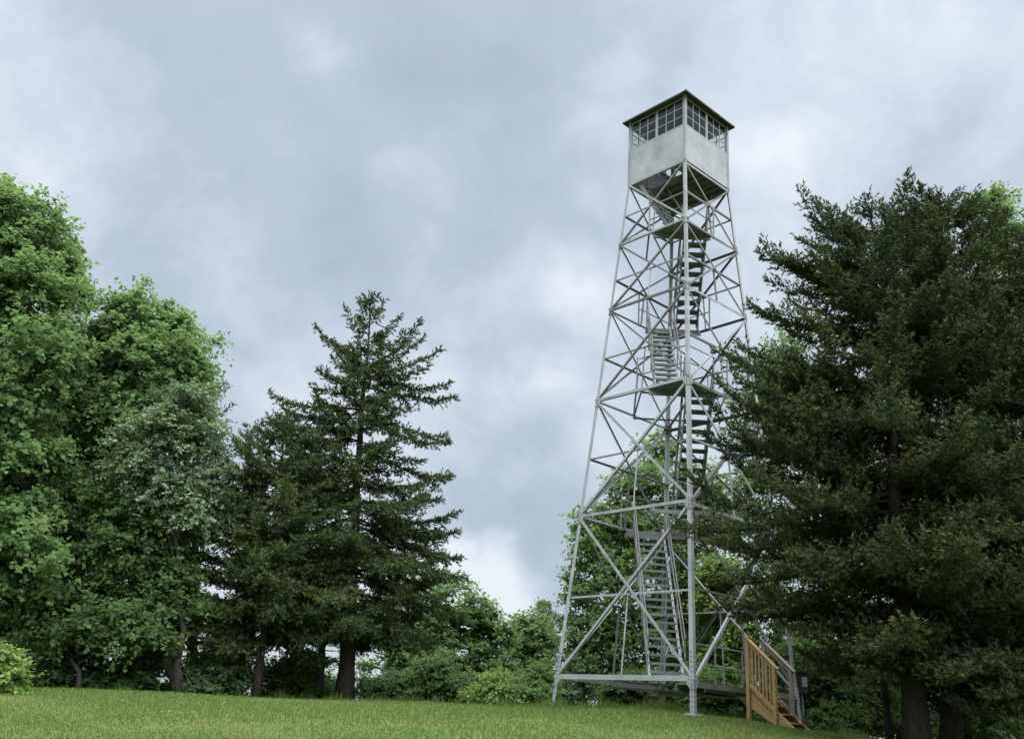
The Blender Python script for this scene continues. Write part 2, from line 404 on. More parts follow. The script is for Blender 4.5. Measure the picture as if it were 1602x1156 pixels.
def gusset(k, a, b, z, s):
    """bolted plate on the face (a,b) beside leg k"""
    n = outward(a, b); p = leg_at(k, z); other = leg_at(b if k == a else a, z)
    u = (other - p).normalized(); mb = MB()
    v = (leg_at(k, z + 1) - p).normalized(); o0 = p + n * 0.004
    pts = [(0.0, -s), (s * .55, -s), (s * 1.05, -s * .35), (s * 1.05, s * .35), (s * .55, s), (0.0, s)]
    vs = [o0 + u * a_ + v * b_ for a_, b_ in pts] + [o0 + u * a_ + v * b_ + n * .012 for a_, b_ in pts]
    q = len(pts); mb.add(vs, [tuple(range(q)), tuple(range(2 * q - 1, q - 1, -1))] + [(i, q + i, q + (i + 1) % q, (i + 1) % q) for i in range(q)])
    o = mb.build('gusset_plate', M['steel'], tower)
    bb = MB()
    for i in range(4):
        for j in range(2):
            c = o0 + n * .012 + u * (0.045 + j * s * .45) + v * (-s * .72 + i * s * .48)
            bb.tube([c, c + n * 0.018], 0.013, 6)
    tag(bb.build('bolts', M['steel_dark'], o), kind='stuff')
JO = ['g0', 'z1', 'z2', 'z3', 'z4', 'z5']
MI = ['m0', 'm1', 'm2', 'm3', 'm4']
UPZ = Vector((0, 0, 1))
def member(name, p0, p1, w, n, mat, flip=False):
    mb = MB(); mb.angle(p0, p1, w, 0.008, n, flip); return mb.build(name, mat, tower)
for fi, (a, b) in enumerate(FACES):
    n = outward(a, b)
    for i, j in enumerate(JO[:-1]):
        z0, z1, zm = Z[j], Z[JO[i + 1]], Z[MI[i]]
        wg = .10 if i == 0 else (.075 if i < 3 else .06); wb = .068 if i < 2 else .052
        e0, e1 = .02, .02
        p, q = face_line(a, b, z0, 0.006); member('girt', p, q, wg if i else .12, n, ST(z0))
        p, q = face_line(a, b, zm, -0.03); member('girt', p, q, .052, n, ST(zm), True)
        A0, B0 = face_line(a, b, z0 + .02, 0.019); A1, B1 = face_line(a, b, z1 - .02, 0.019)
        member('brace', A0, B1, wb, n, ST(z0)); 
        A0, B0 = face_line(a, b, z0 + .02, -0.015); A1, B1 = face_line(a, b, z1 - .02, -0.015)
        member('brace', B0, A1, wb, n, ST(z0), True)
        # hanger from the crossing down to the girt
        mp0, mp1 = face_line(a, b, z0, -.05); lo = (mp0 + mp1) / 2
        mp0, mp1 = face_line(a, b, zm, -.05); hi = (mp0 + mp1) / 2
        member('hanger', lo + n * .03, hi, .04, n, ST(z0))
        s = .16 if i in (0, 1, 2) else .11
        gusset(a, a, b, z0, s); gusset(b, a, b, z0, s)
    p, q = face_line(a, b, Z['z5'] - .06, 0.006); member('girt', p, q, .07, n, M['steel_rusty'])
# plan bracing at the base ring
for z, w in ((Z['g0'] - .02, .05), (Z['z2'] - .03, .045)):
    mids = [(leg_at(a, z) + leg_at(b, z)) / 2 for a, b in FACES]
    for i, j in ((0, 1), (0, 2), (1, 3), (2, 3)):
        member('plan_brace', mids[i], mids[j], w, UPZ, M['steel_dark'])
# ---- stairs
ED = Vector((1, 1, 0)) / ROOT2      # towards the far leg
EL = Vector((1, -1, 0)) / ROOT2     # towards the right-hand leg
def dl(d, l, z): return ED * d + EL * l + UPZ * z
def flight(p0, p1, width, lat, n, rails=True, dep=.19, sm='steel'):
    """stair between foot p0 and head p1; lat = sideways unit vector"""
    run = Vector((p1.x - p0.x, p1.y - p0.y, 0)).normalized()
    fl = empty('stair_flight'); fl.parent = tower
    for s in (-1, 1):
        mb = MB(); mb.bar(p0 + lat * s * width / 2, p1 + lat * s * width / 2, 0.012, dep, UPZ)
        mb.bar(p0 + lat * s * (width / 2 - .02) + UPZ * (dep / 2 - .005), p1 + lat * s * (width / 2 - .02) + UPZ * (dep / 2 - .005), 0.045, 0.010, UPZ)
        mb.build('stringer', M[sm], fl)
    for i in range(1, n):
        c = p0.lerp(p1, i / n); mb = MB()
        mb.bar(c - lat * (width / 2 - .008), c + lat * (width / 2 - .008), 0.235, 0.014, UPZ)
        mb.bar(c - run * .113 - UPZ * .030 - lat * (width / 2 - .01), c - run * .113 - UPZ * .030 + lat * (width / 2 - .01), 0.012, 0.046, UPZ)
        mb.build('tread', M['tread'], fl)
    if rails:
        for s in (-1, 1):
            o = lat * s * (width / 2 + .03)
            for h in (0.92, 0.50):
                mb = MB(); mb.tube([p0 + o + UPZ * (h + .05), p1 + o + UPZ * (h + .05)], 0.018, 6); mb.build('handrail', M['steel_dull'], fl)
            for t_ in (0.02, 0.35, 0.68, 0.98):
                c = p0.lerp(p1, t_) + o; mb = MB(); mb.bar(c - UPZ * .12, c + UPZ * .97, .035, .035, run); mb.build('rail_post', M['steel_dull'], fl)
def landing(sign, k, z, dep=0.16):
    """triangular deck in the near (-1) or far (+1) corner; k = distance of its long edge from the axis"""
    r = half(z) * ROOT2 - 0.05
    ld = empty('landing'); ld.parent = tower
    mb = MB(); hw = r - k
    mb.bar(dl(sign * k, -hw, z - dep / 2), dl(sign * k, hw, z - dep / 2), 0.05, dep, UPZ); mb.build('edge_beam', M['steel_dull'], ld)
    nb = max(4, int((r - k) / 0.16)); st = (r - k - .05) / nb
    for i in range(nb):
        d0 = k + .03 + i * st; d1 = d0 + st - 0.012; mb = MB()
        vs = []
        for zz in (z - .012, z + .012):
            vs += [dl(sign * d0, -(r - d0), zz), dl(sign * d0, (r - d0), zz), dl(sign * d1, (r - d1), zz), dl(sign * d1, -(r - d1), zz)]
        fs = [(3,2,1,0),(4,5,6,7),(0,1,5,4),(1,2,6,5),(2,3,7,6),(3,0,4,7)]
        if sign < 0: fs = [f[::-1] for f in fs]
        mb.add(vs, fs); mb.build('deck_plate', M['tread'], ld)
    return ld
kA, kB, kC, kD = 1.30, 1.28, 1.08, 0.86
landing(1, kA, Z['z1']); landing(-1, kB, Z['z2']); landing(1, kC, Z['z3']); landing(-1, kD, Z['z4'])
W1 = 0.70; O1 = 0.42
flight(dl(-2.0, -O1 - .05, Z['g0'] + .02), dl(kA + .10, -O1 - .17, Z['z1'] + .02), .80, EL, 20)
flight(dl(kA, O1, Z['z1']), dl(-kB, O1, Z['z2']), W1, EL, 15)
flight(dl(-kB, -O1, Z['z2']), dl(kC, -O1, Z['z3']), W1 - .04, EL, 13)
flight(dl(kC, O1 - .04, Z['z3']), dl(-kD, O1 - .04, Z['z4']), W1 - .06, EL, 10)
flight(Vector((-0.55, -0.45, Z['z4'])), Vector((-0.70, 0.72, Z['z5'] + .02)), 0.60, Vector((1, 0, 0)), 10, rails=False, dep=.11, sm='steel_dull')
mb = MB(); mb.tube([Vector((-0.2, -0.45, Z['z4'] + .8)), Vector((-0.36, 0.60, Z['z5'] + .65))], .018, 6); mb.build('handrail', M['steel'], tower)
# near-corner tie above the first landing and railing round the landings
mb = MB(); r1 = half(Z['z1']) * ROOT2
mb.bar(dl(-(r1 - 1.02), -1.0, Z['z1'] - .05), dl(-(r1 - 1.02), 1.0, Z['z1'] - .05), .06, .10, UPZ); mb.build('tie_beam', M['steel_dark'], tower)
for sign, z in ((1, Z['z1']), (-1, Z['z2']), (1, Z['z3']), (-1, Z['z4'])):
    a_, b_ = (('L', 'R') if True else 0)
    apex = 'B' if sign > 0 else 'N'
    hh = half(z)
    for o_ in ('L', 'R'):
        for zz in (z + .5, z + .98):
            p = leg_at(apex, zz, .04); q = leg_at(o_, zz, .04); q = p.lerp(q, 0.55)
            mb = MB(); mb.tube([p, q], .017, 6); mb.build('guard_rail', M['steel_dull'], tower)
        p = leg_at(apex, z, .04).lerp(leg_at(o_, z, .04), .55)
        mb = MB(); mb.bar(p - UPZ * .05, p + UPZ * 1.0, .04, .04, ED); mb.build('rail_post', M['steel_dull'], tower)
# ---- ground-level deck inside the base ring, reached by the wooden stairs
hg = half(Z['g0'])
for i in range(2, 12):
    x0 = -hg + .16 + i * .235; mb = MB(); mb.box((x0, -hg + .10, Z['g0'] - .035), (x0 + .222, -hg + .98, Z['g0'] + .005)); mb.build('deck_plank', M['deck_dark'], tower)
for y in (-hg + .10 + .03, -hg + .95):
    mb = MB(); mb.bar((-hg + .60, y, Z['g0'] - .11), (hg - .9, y, Z['g0'] - .11), .045, .14, UPZ); mb.build('deck_joist', M['deck_dark'], tower)
for zz in (Z['g0'] + .95, Z['g0'] + .50):
    mb = MB(); mb.tube([(-hg + 1.3, -hg + 1.00, zz), (hg - .9, -hg + 1.00, zz), (hg - .9, -hg + .1, zz)], .018, 6); mb.build('guard_rail', M['steel_dark'], tower)
for x in (-hg + 1.3, -hg + 2.2, hg - .9):
    mb = MB(); mb.bar((x, -hg + 1.00, Z['g0'] - .1), (x, -hg + 1.00, Z['g0'] + .98), .04, .04, ED); mb.build('rail_post', M['steel_dark'], tower)

# ---- lookout cab
C = HC; zf, zs, ze = Z['z5'], Z['sill'], Z['eave']
for k in SG:
    sx, sy = SG[k]; mb = MB(); w = .085; t_ = .012
    sec = [(0, 0), (-w * sx, 0), (-w * sx, -t_ * sy), (-t_ * sx, -t_ * sy), (-t_ * sx, -w * sy), (0, -w * sy)]
    p = Vector((sx * (C + .016), sy * (C + .016), 0))
    mb.prism(sec, p + UPZ * (zf + .002), p + UPZ * ze, Vector((1, 0, 0)), Vector((0, 1, 0)))
    mb.build('corner_post', M['steel_rusty'], tower)
DIRS = [(Vector((-1, 0, 0)), Vector((0, 1, 0))), (Vector((0, -1, 0)), Vector((1, 0, 0))), (Vector((1, 0, 0)), Vector((0, 1, 0))), (Vector((0, 1, 0)), Vector((1, 0, 0)))]
for n, u in DIRS:
    # sheet wall in two plates with a lap seam
    mb = MB(); c = n * C
    mb.bar(c - u * (C - .005) + UPZ * (zf + zs) / 2, c + u * (C - .005) + UPZ * (zf + zs) / 2, (zs - zf), .006, n)
    o = mb.build('wall_panel', M['sheet'], tower)
    mb = MB(); mb.bar(c - u * (C - .07) - n * .02 + UPZ * (zs + .02), c + u * (C - .07) - n * .02 + UPZ * (zs + .02), .05, .04, UPZ); mb.build('window_sill', M['steel_rusty'], tower)
    mb = MB(); mb.bar(c - u * (C - .07) - n * .02 + UPZ * (ze - .04), c + u * (C - .07) - n * .02 + UPZ * (ze - .055), .05, .03, UPZ); mb.build('head_rail', M['roof'], tower)
    z0, z1 = zs + .045, ze - .072
    for s in (-1, 1):
        # one sash of 3 x 3 panes on each side of the middle mullion
        u0, u1 = (-(C - .075), -.018) if s < 0 else (.018, C - .075)
        mb = MB(); cc = c - n * .025
        fw = .022
        for uu in (u0 + fw / 2, u1 - fw / 2): mb.bar(cc + u * uu + UPZ * z0, cc + u * uu + UPZ * z1, fw, .034, n)
        for zz in (z0 + fw / 2, z1 - fw / 2): mb.bar(cc + u * (u0 + fw) + UPZ * zz, cc + u * (u1 - fw) + UPZ * zz, fw, .032, n)
        win = mb.build('window', M['steel'], tower)
        a0, a1, b0, b1 = u0 + fw, u1 - fw, z0 + fw, z1 - fw
        for i in (1, 2):
            uu = a0 + (a1 - a0) * i / 3; zz = b0 + (b1 - b0) * i / 3
            mb = MB(); mb.bar(cc + u * uu + UPZ * b0, cc + u * uu + UPZ * b1, .020, .024, n); mb.build('muntin', M['steel'], win)
            mb = MB(); mb.bar(cc + u * a0 + UPZ * zz, cc + u * a1 + UPZ * zz, .020, .020, n); mb.build('muntin', M['steel'], win)
        for i in range(3):
            for j in range(3):
                x0, x1 = a0 + (a1 - a0) * i / 3 + .009, a0 + (a1 - a0) * (i + 1) / 3 - .009
                y0, y1 = b0 + (b1 - b0) * j / 3 + .009, b0 + (b1 - b0) * (j + 1) / 3 - .009
                mb = MB(); mb.bar(cc + u * x0 + UPZ * (y0 + y1) / 2, cc + u * x1 + UPZ * (y0 + y1) / 2, y1 - y0, .004, n); mb.build('pane', M['glass'], win)
    mb = MB(); mb.bar(c - n * .02 + UPZ * z0, c - n * .02 + UPZ * z1, .034, .042, n); mb.build('mullion', M['steel'], tower)
# pyramid roof with a small eave and rolled edge
E_ = C + .15; ra = ze + .62; mb = MB(); t_ = .025
base = [(-E_, -E_), (E_, -E_), (E_, E_), (-E_, E_)]
vs = [(x, y, ze - .03) for x, y in base] + [(0, 0, ra - .03)] + [(x, y, ze - .03 + t_) for x, y in base] + [(0, 0, ra - .03 + t_)]
fs = []
for i in range(4):
    j = (i + 1) % 4; fs += [(j, i, 4), (5 + i, 5 + j, 9), (i, j, 5 + j, 5 + i)]
mb.add(vs, fs); roof = mb.build('roof', M['roof'], tower)
for i in range(4):
    mb = MB(); mb.tube([Vector(vs[5 + i]) + UPZ * .005, Vector(vs[9]) + UPZ * .01], .022, 6); mb.build('hip_ridge', M['roof'], roof)
    mb = MB(); p, q = Vector(vs[i]), Vector(vs[(i + 1) % 4]); mb.bar(p + UPZ * .008, q + UPZ * .008, .02, .05, UPZ); mb.build('eave_trim', M['roof'], roof)
# floor with stair opening along the left-hand (N-L) side
mb = MB(); mb.box((-.36, -C + .01, zf + .02), (C - .01, C - .01, zf + .05)); floor = mb.build('floor', M['deck_dark'], tower)
mb = MB(); mb.box((-C + .01, -C + .01, zf + .02), (-.365, -.55, zf + .05)); mb.build('floor', M['deck_dark'], tower)
for i in range(6):
    x = -.34 + i * .265; mb = MB(); mb.bar((x, -C + .03, zf - .03), (x, C - .03, zf - .03), .05, .095, UPZ); mb.build('joist', M['deck_dark'], tower)
for y in (-.35, .4):
    mb = MB(); mb.bar((-.36, y, zf - .105), (C - .02, y, zf - .105), .05, .05, UPZ); mb.build('floor_beam', M['deck_dark'], tower)
# guard inside the cab round the opening
for i in range(5):
    y = -.5 + i * .36; mb = MB(); mb.bar((-.33, y, zf + .05), (-.33, y, zf + .95), .03, .03, ED); mb.build('guard_post', M['steel_dark'], tower)
mb = MB(); mb.bar((-.33, -.55, zf + .96), (-.33, 1.0, zf + .96), .04, .04, UPZ); mb.build('guard_rail', M['steel_dark'], tower)

# ------------------------------------------------------------------ wooden stairs
def wooden_stairs():
    RZ = tower.rotation_euler.z
    wm = Matrix.Translation(tower.location) @ Matrix.Rotation(RZ, 4, 'Z')
    top = wm @ Vector((.30, -hg - .06, Z['g0']))
    root = empty('wooden_stairs', (0, 0, 0), 0)
    gl = gzf(top.x + 1, top.y - 1)
    root.location = (top.x, top.y, gl); root.rotation_euler = (0, 0, RZ + STAIR_TURN)
    tag(root, 'new yellow pine stairs with slatted handrail leading onto the tower base', 'stairs')
    H = top.z - gl + .02; run = 1.02; hn, hf = -.42, .14
    def P(t, s, z): return Vector((s, -t, z))     # t outwards along -y, s sideways
    sl = H / run
    for s in (hn, hf):
        mb = MB(); d = .30
        pts = [(0, H + .02), (0.10, H + .02), (run + .16, .0 + .05), (run + .16, -.02), (run - .12, -.02), (0, H - .42)]
        vs = [P(a, s - .02, b) for a, b in pts] + [P(a, s + .02, b) for a, b in pts]; q = len(pts)
        mb.add(vs, [tuple(range(q)), tuple(range(2 * q - 1, q - 1, -1))] + [(i, q + i, q + (i + 1) % q, (i + 1) % q) for i in range(q)])
        mb.build('stringer', M['wood'], root, bevel=.004)
        ph = s + (-.065 if s < 0 else .065)
        WD = M['wood'] if s < 0 else M['wood_grey']
        for t_, z0, z1 in ((.05, -.12, H + 1.14), (.74, -.12, H - .74 * sl + 1.12)):
            mb = MB(); mb.bar(P(t_, ph, z0), P(t_, ph, z1), .09, .09, Vector((0, 1, 0))); mb.build('post', WD, root, bevel=.005)
        def zl(t_): return H - t_ * sl
        e0, e1 = .095, .695
        mb = MB(); mb.bar(P(e0, ph, zl(e0) + 1.05), P(e1, ph, zl(e1) + 1.05), .045, .085, UPZ); mb.build('handrail', WD, root, bevel=.004)
        mb = MB(); mb.bar(P(e0 - .10, ph, zl(e0 - .10) + 1.125), P(e1 + .14, ph, zl(e1 + .14) + 1.125), .13, .035, UPZ); mb.build('rail_cap', WD, root, bevel=.004)
        mb = MB(); mb.bar(P(e0, ph, zl(e0) + .13), P(e1, ph, zl(e1) + .13), .045, .085, UPZ); mb.build('bottom_rail', WD, root, bevel=.004)
        for i in range(6 if s < 0 else 0):
            t_ = e0 + (e1 - e0) * (i + .75) / 6.5; mb = MB()
            mb.bar(P(t_, ph, zl(t_) + .17), P(t_, ph, zl(t_) + 1.005), .034, .034, Vector((0, 1, 0))); mb.build('baluster', M['wood'], root)
    nt_ = 5
    for i in range(nt_):
        z = H * (1 - (i + 0.0) / nt_) - (0.0 if i else .0); t0 = run * i / nt_
        if i == 0: z -= .005
        mb = MB(); mb.bar(P(t0 + .17, hn + .022, z - .02), P(t0 + .17, hf - .022, z - .02), .30, .036, UPZ); mb.build('tread', M['wood_tread'], root)
STAIR_TURN = 0.0
wooden_stairs()

# ------------------------------------------------------------------ electrical boxes on the right-hand leg
def boxes():
    for nm, lab, px, py, Yd, w, h, d, mt, lid in (
        ('meter_box', 'black electrical meter box with pale label on the right tower leg', 1254, 1069, 24.9, .30, .50, .18, 'black_box', True),
        ('junction_box', 'small grey junction box behind the wooden stair rail', 1236, 1044, 25.4, .22, .42, .14, 'grey_box', False)):
        p = at(px, py, Yd); r = empty(nm, (p.x, p.y, p.z - h / 2), math.radians(-8)); tag(r, lab, 'electrical box')
        mb = MB(); mb.box((-w/2, -d/2, 0), (w/2, d/2, h)); mb.build('enclosure', M[mt], r, bevel=.012)
        mb = MB(); mb.box((-w/2 + .015, -d/2 - .018, .02), (w/2 - .015, -d/2 - .001, h - .02)); dr = mb.build('door', M[mt], r, bevel=.006)
        if lid:
            mb = MB(); mb.box((-.01, -d/2 - .024, h*.35), (w/2 - .03, -d/2 - .0185, h*.82)); mb.build('label_plate', M['label_plate'], dr)
            mb = MB(); mb.box((-w/2 - .02, -d/2 - .05, h + .001), (w/2 + .02, d/2, h + .02)); mb.build('rain_hood', M[mt], r)
            mb = MB(); mb.tube([(0.02, 0, -.62), (0.0, 0, .002)], .03, 8); mb.build('conduit', M['conduit'], r)
        else:
            mb = MB(); mb.tube([(-.03, 0, -1.0), (-.03, 0, .002)], .028, 8); mb.build('conduit', M['conduit'], r)
            mb = MB(); mb.box((-w/2 - .02, -d/2 - .04, h + .001), (w/2 + .02, d/2, h + .10)); mb.build('rain_hood', M['black_box'], r)
boxes()

# ------------------------------------------------------------------ trees
def unit(a): return a / np.maximum(np.linalg.norm(a, axis=-1, keepdims=True), 1e-9)
def trunk_path(base, top, n, rs, wob=0.12):
    pts = []
    for i in range(n + 1):
        t = i / n; p = base.lerp(top, t)
        k = math.sin(math.pi * t) * wob
        pts.append(p + Vector((rs.normal() * k, rs.normal() * k, 0)))
    return pts
def deciduous(name, label, base_px, Yd, lobes, trunk_r, leaf, nclus, mat, seed, group, bark_='bark_maple', cat='tree', twigs=9, per=12, spray=0.62, lean=None, cover=1.0, accent=0.25):
    """lobes: (px,py,rx,ry,dY) ellipsoids of foliage given where they stand; leaf length in m"""
    rs = np.random.RandomState(seed); nclus = int(nclus * 2.0); leaf = leaf * 1.0
    b = at(base_px[0], base_px[1], Yd); b.z = gzf(b.x, b.y) - .08
    root = empty(name, b); tag(root, label, cat, group)
    off = np.array(b)
    L = []
    for px, py, rx, ry, dy in lobes:
        c = at(px, py, Yd + dy); k = mpp(Yd + dy, px, py)
        c = np.array(c); r = np.array([rx * k, (rx + ry) * .5 * k, ry * k])
        for q in range(5):          # every mass of foliage is itself made of uneven clumps
            d = rs.normal(size=3); d /= np.linalg.norm(d)
            L.append((c + d * r * (.30 + .28 * rs.rand()), r * (.48 + .34 * rs.rand())))
    area = np.array([r[0] * r[2] for _, r in L]); area = area / area.sum()
    topz = max(c[2] for c, _ in L)
    cen = sum(c * a for (c, _), a in zip(L, area))
    tt = Vector((cen[0], cen[1], b.z + (topz - b.z) * .86)) if lean is None else lean
    tp = trunk_path(Vector((0, 0, 0)), tt - b, 8, rs, .10)
    mb = MB(); mb.tube(tp, [trunk_r * (1.25 if i == 0 else 1) * (1 - .85 * i / 8) for i in range(9)], 9)
    C0 = []; Out = []
    for li, ((c, r), a) in enumerate(zip(L, area)):
        nc = max(1, int(round(nclus * a)))
        d = unit(rs.normal(size=(nc, 3)) * np.array([1, 1, .9]) + np.array([0, 0, .25]))
        rad = 0.40 + 0.72 * rs.rand(nc, 1) ** 0.7
        pts = c + d * rad * r
        # limb from trunk into the lobe, then thin branches to the clusters
        h = (c[2] - b.z); tz = max((.30 if lean is None else .62) + .25 * rs.rand(), min(.92, (h - 0.9 * np.hypot(c[0] - b.x, c[1] - b.y) - .3) / max((tt - b).z, .1)))
        i0 = tz * 8; ia = int(i0); s0 = tp[ia].lerp(tp[min(ia + 1, 8)], i0 - ia)
        lc = Vector(c - off - np.array([0, 0, r[2] * .35])); mid = s0.lerp(lc, .5) + Vector((0, 0, .12 * (lc - s0).length))
        lr = max(.014, trunk_r * .30 * (1 - .6 * tz))
        if li % 5 == 0: hub = lc
        else: s0 = hub; mid = s0.lerp(lc, .5) + Vector((rs.normal() * .05, rs.normal() * .05, .08)); lr = max(.010, lr * .5)
        mb.tube([s0, mid, lc], [lr * 1.3, lr, lr * .6], 5, False)
        for q in range(nc):
            e = Vector(pts[q] - off); m_ = lc.lerp(e, .5) + Vector((rs.normal() * .1, rs.normal() * .1, .08))
            mb.tube([lc, m_, e], [lr * .5, lr * .3, .008], 3, False)
        C0.append(pts); Out.append(unit(d * 1.0 + (pts - cen) / (np.linalg.norm(pts - cen, axis=1, keepdims=True) + 1e-6) * .6))
    C0 = np.concatenate(C0); Out = np.concatenate(Out); nC = len(C0)
    tr = mb.build('trunk', M[bark_], root, smooth=True)
    # twigs radiate from every cluster, leaves in pairs along them
    T = twigs; K = per
    td = unit(rs.normal(size=(nC, T, 3)) * np.array([1, 1, .42]) + Out[:, None, :] * .85 + np.array([0, 0, .18]))
    tl = spray * (0.5 + 1.0 * rs.rand(nC, T, 1)) * (0.75 + .5 * rs.rand(nC, 1, 1))
    s = (np.arange(K) + .5) / K
    s = .12 + .88 * s ** .8
    pos = C0[:, None, None, :] + td[:, :, None, :] * (tl[..., None] * s[None, None, :, None])
    pos[..., 2] -= (tl * .55)[..., 0][:, :, None] * (s ** 2)[None, None] * .45       # drooping ends
    pos = pos + rs.normal(size=pos.shape) * leaf * .35
    side = np.where(np.arange(K) % 2 == 0, 1.0, -1.0)
    up = np.array([0, 0, 1.0])
    tdb = np.broadcast_to(td[:, :, None, :], pos.shape)
    sid = unit(np.cross(tdb, up) + 1e-4)
    ld = unit(tdb * .6 + sid * side[None, None, :, None] * .9 + rs.normal(size=pos.shape) * .45 + np.array([0, 0, -.32]))
    nrm = unit(up * .75 + rs.normal(size=pos.shape) * .5 + Out[:, None, None, :] * .75)
    lat = unit(np.cross(ld, nrm)); nn = unit(np.cross(lat, ld))
    sz = leaf * (.5 + .85 * rs.rand(*pos.shape[:3], 1))
    keep = rs.rand(*pos.shape[:3]) < cover
    p = pos[keep]; ld = ld[keep]; lat = lat[keep]; nn = nn[keep]; sz = sz[keep]
    v = np.stack([p, p + ld * sz * .45 + lat * sz * .44 + nn * sz * .10, p + ld * sz * 1.0 - nn * sz * .08, p + ld * sz * .45 - lat * sz * .44 + nn * sz * .10], 1)
    clt = np.broadcast_to(.6 * rs.rand(nC, 1, 1) + .4 * rs.rand(nC, T, 1), pos.shape[:3])[keep]
    f = len(p); tint = np.zeros((f, 3)); tint[:, 0] = np.clip(.55 * clt + .45 * rs.rand(f) + rs.normal(size=f) * .1, 0, 1)
    sK = np.broadcast_to(s[None, None], pos.shape[:3])[keep]
    tint[:, 1] = np.clip((rs.rand(f) < accent * sK) * (.2 + .5 * rs.rand(f)), 0, 1)
    o = link('crown', np_mesh('crown', (v - off).reshape(-1, 3), 4, tint), M[mat], root)
    return root

def shoots_mesh(org, dr, ln, rs, off, tips, wid=.045, k=4, tint_bias=0.0):
    """feathery needle shoots: k thin triangles each"""
    n = len(org); ref = unit(rs.normal(size=(n, 3))); a = unit(np.cross(dr, ref)); b = np.cross(dr, a)
    V = []
    for j in range(k):
        th = 2 * math.pi * j / k + rs.rand(n, 1) * 1.2
        pr = a * np.cos(th) + b * np.sin(th); qv = np.cross(dr, pr)
        s0 = (j + .2 * rs.rand(n, 1)) / (k + .6)
        base = org + dr * ln * s0
        apex = base + dr * ln * .55 + pr * wid * (.8 + .5 * rs.rand(n, 1))
        hw = wid * .33
        V.append(np.stack([base + qv * hw, apex, base - qv * hw], 1))
    v = np.concatenate(V)
    f = len(v); tint = np.zeros((f, 3)); base_t = rs.rand(n)
    tint[:, 0] = np.clip(.15 + np.tile(base_t, k) * .45 + rs.rand(f) * .25 + tint_bias, 0, 1)
    tint[:, 1] = np.tile(tips, k) * (.55 + .3 * rs.rand(f))
    return (v - off).reshape(-1, 3), tint
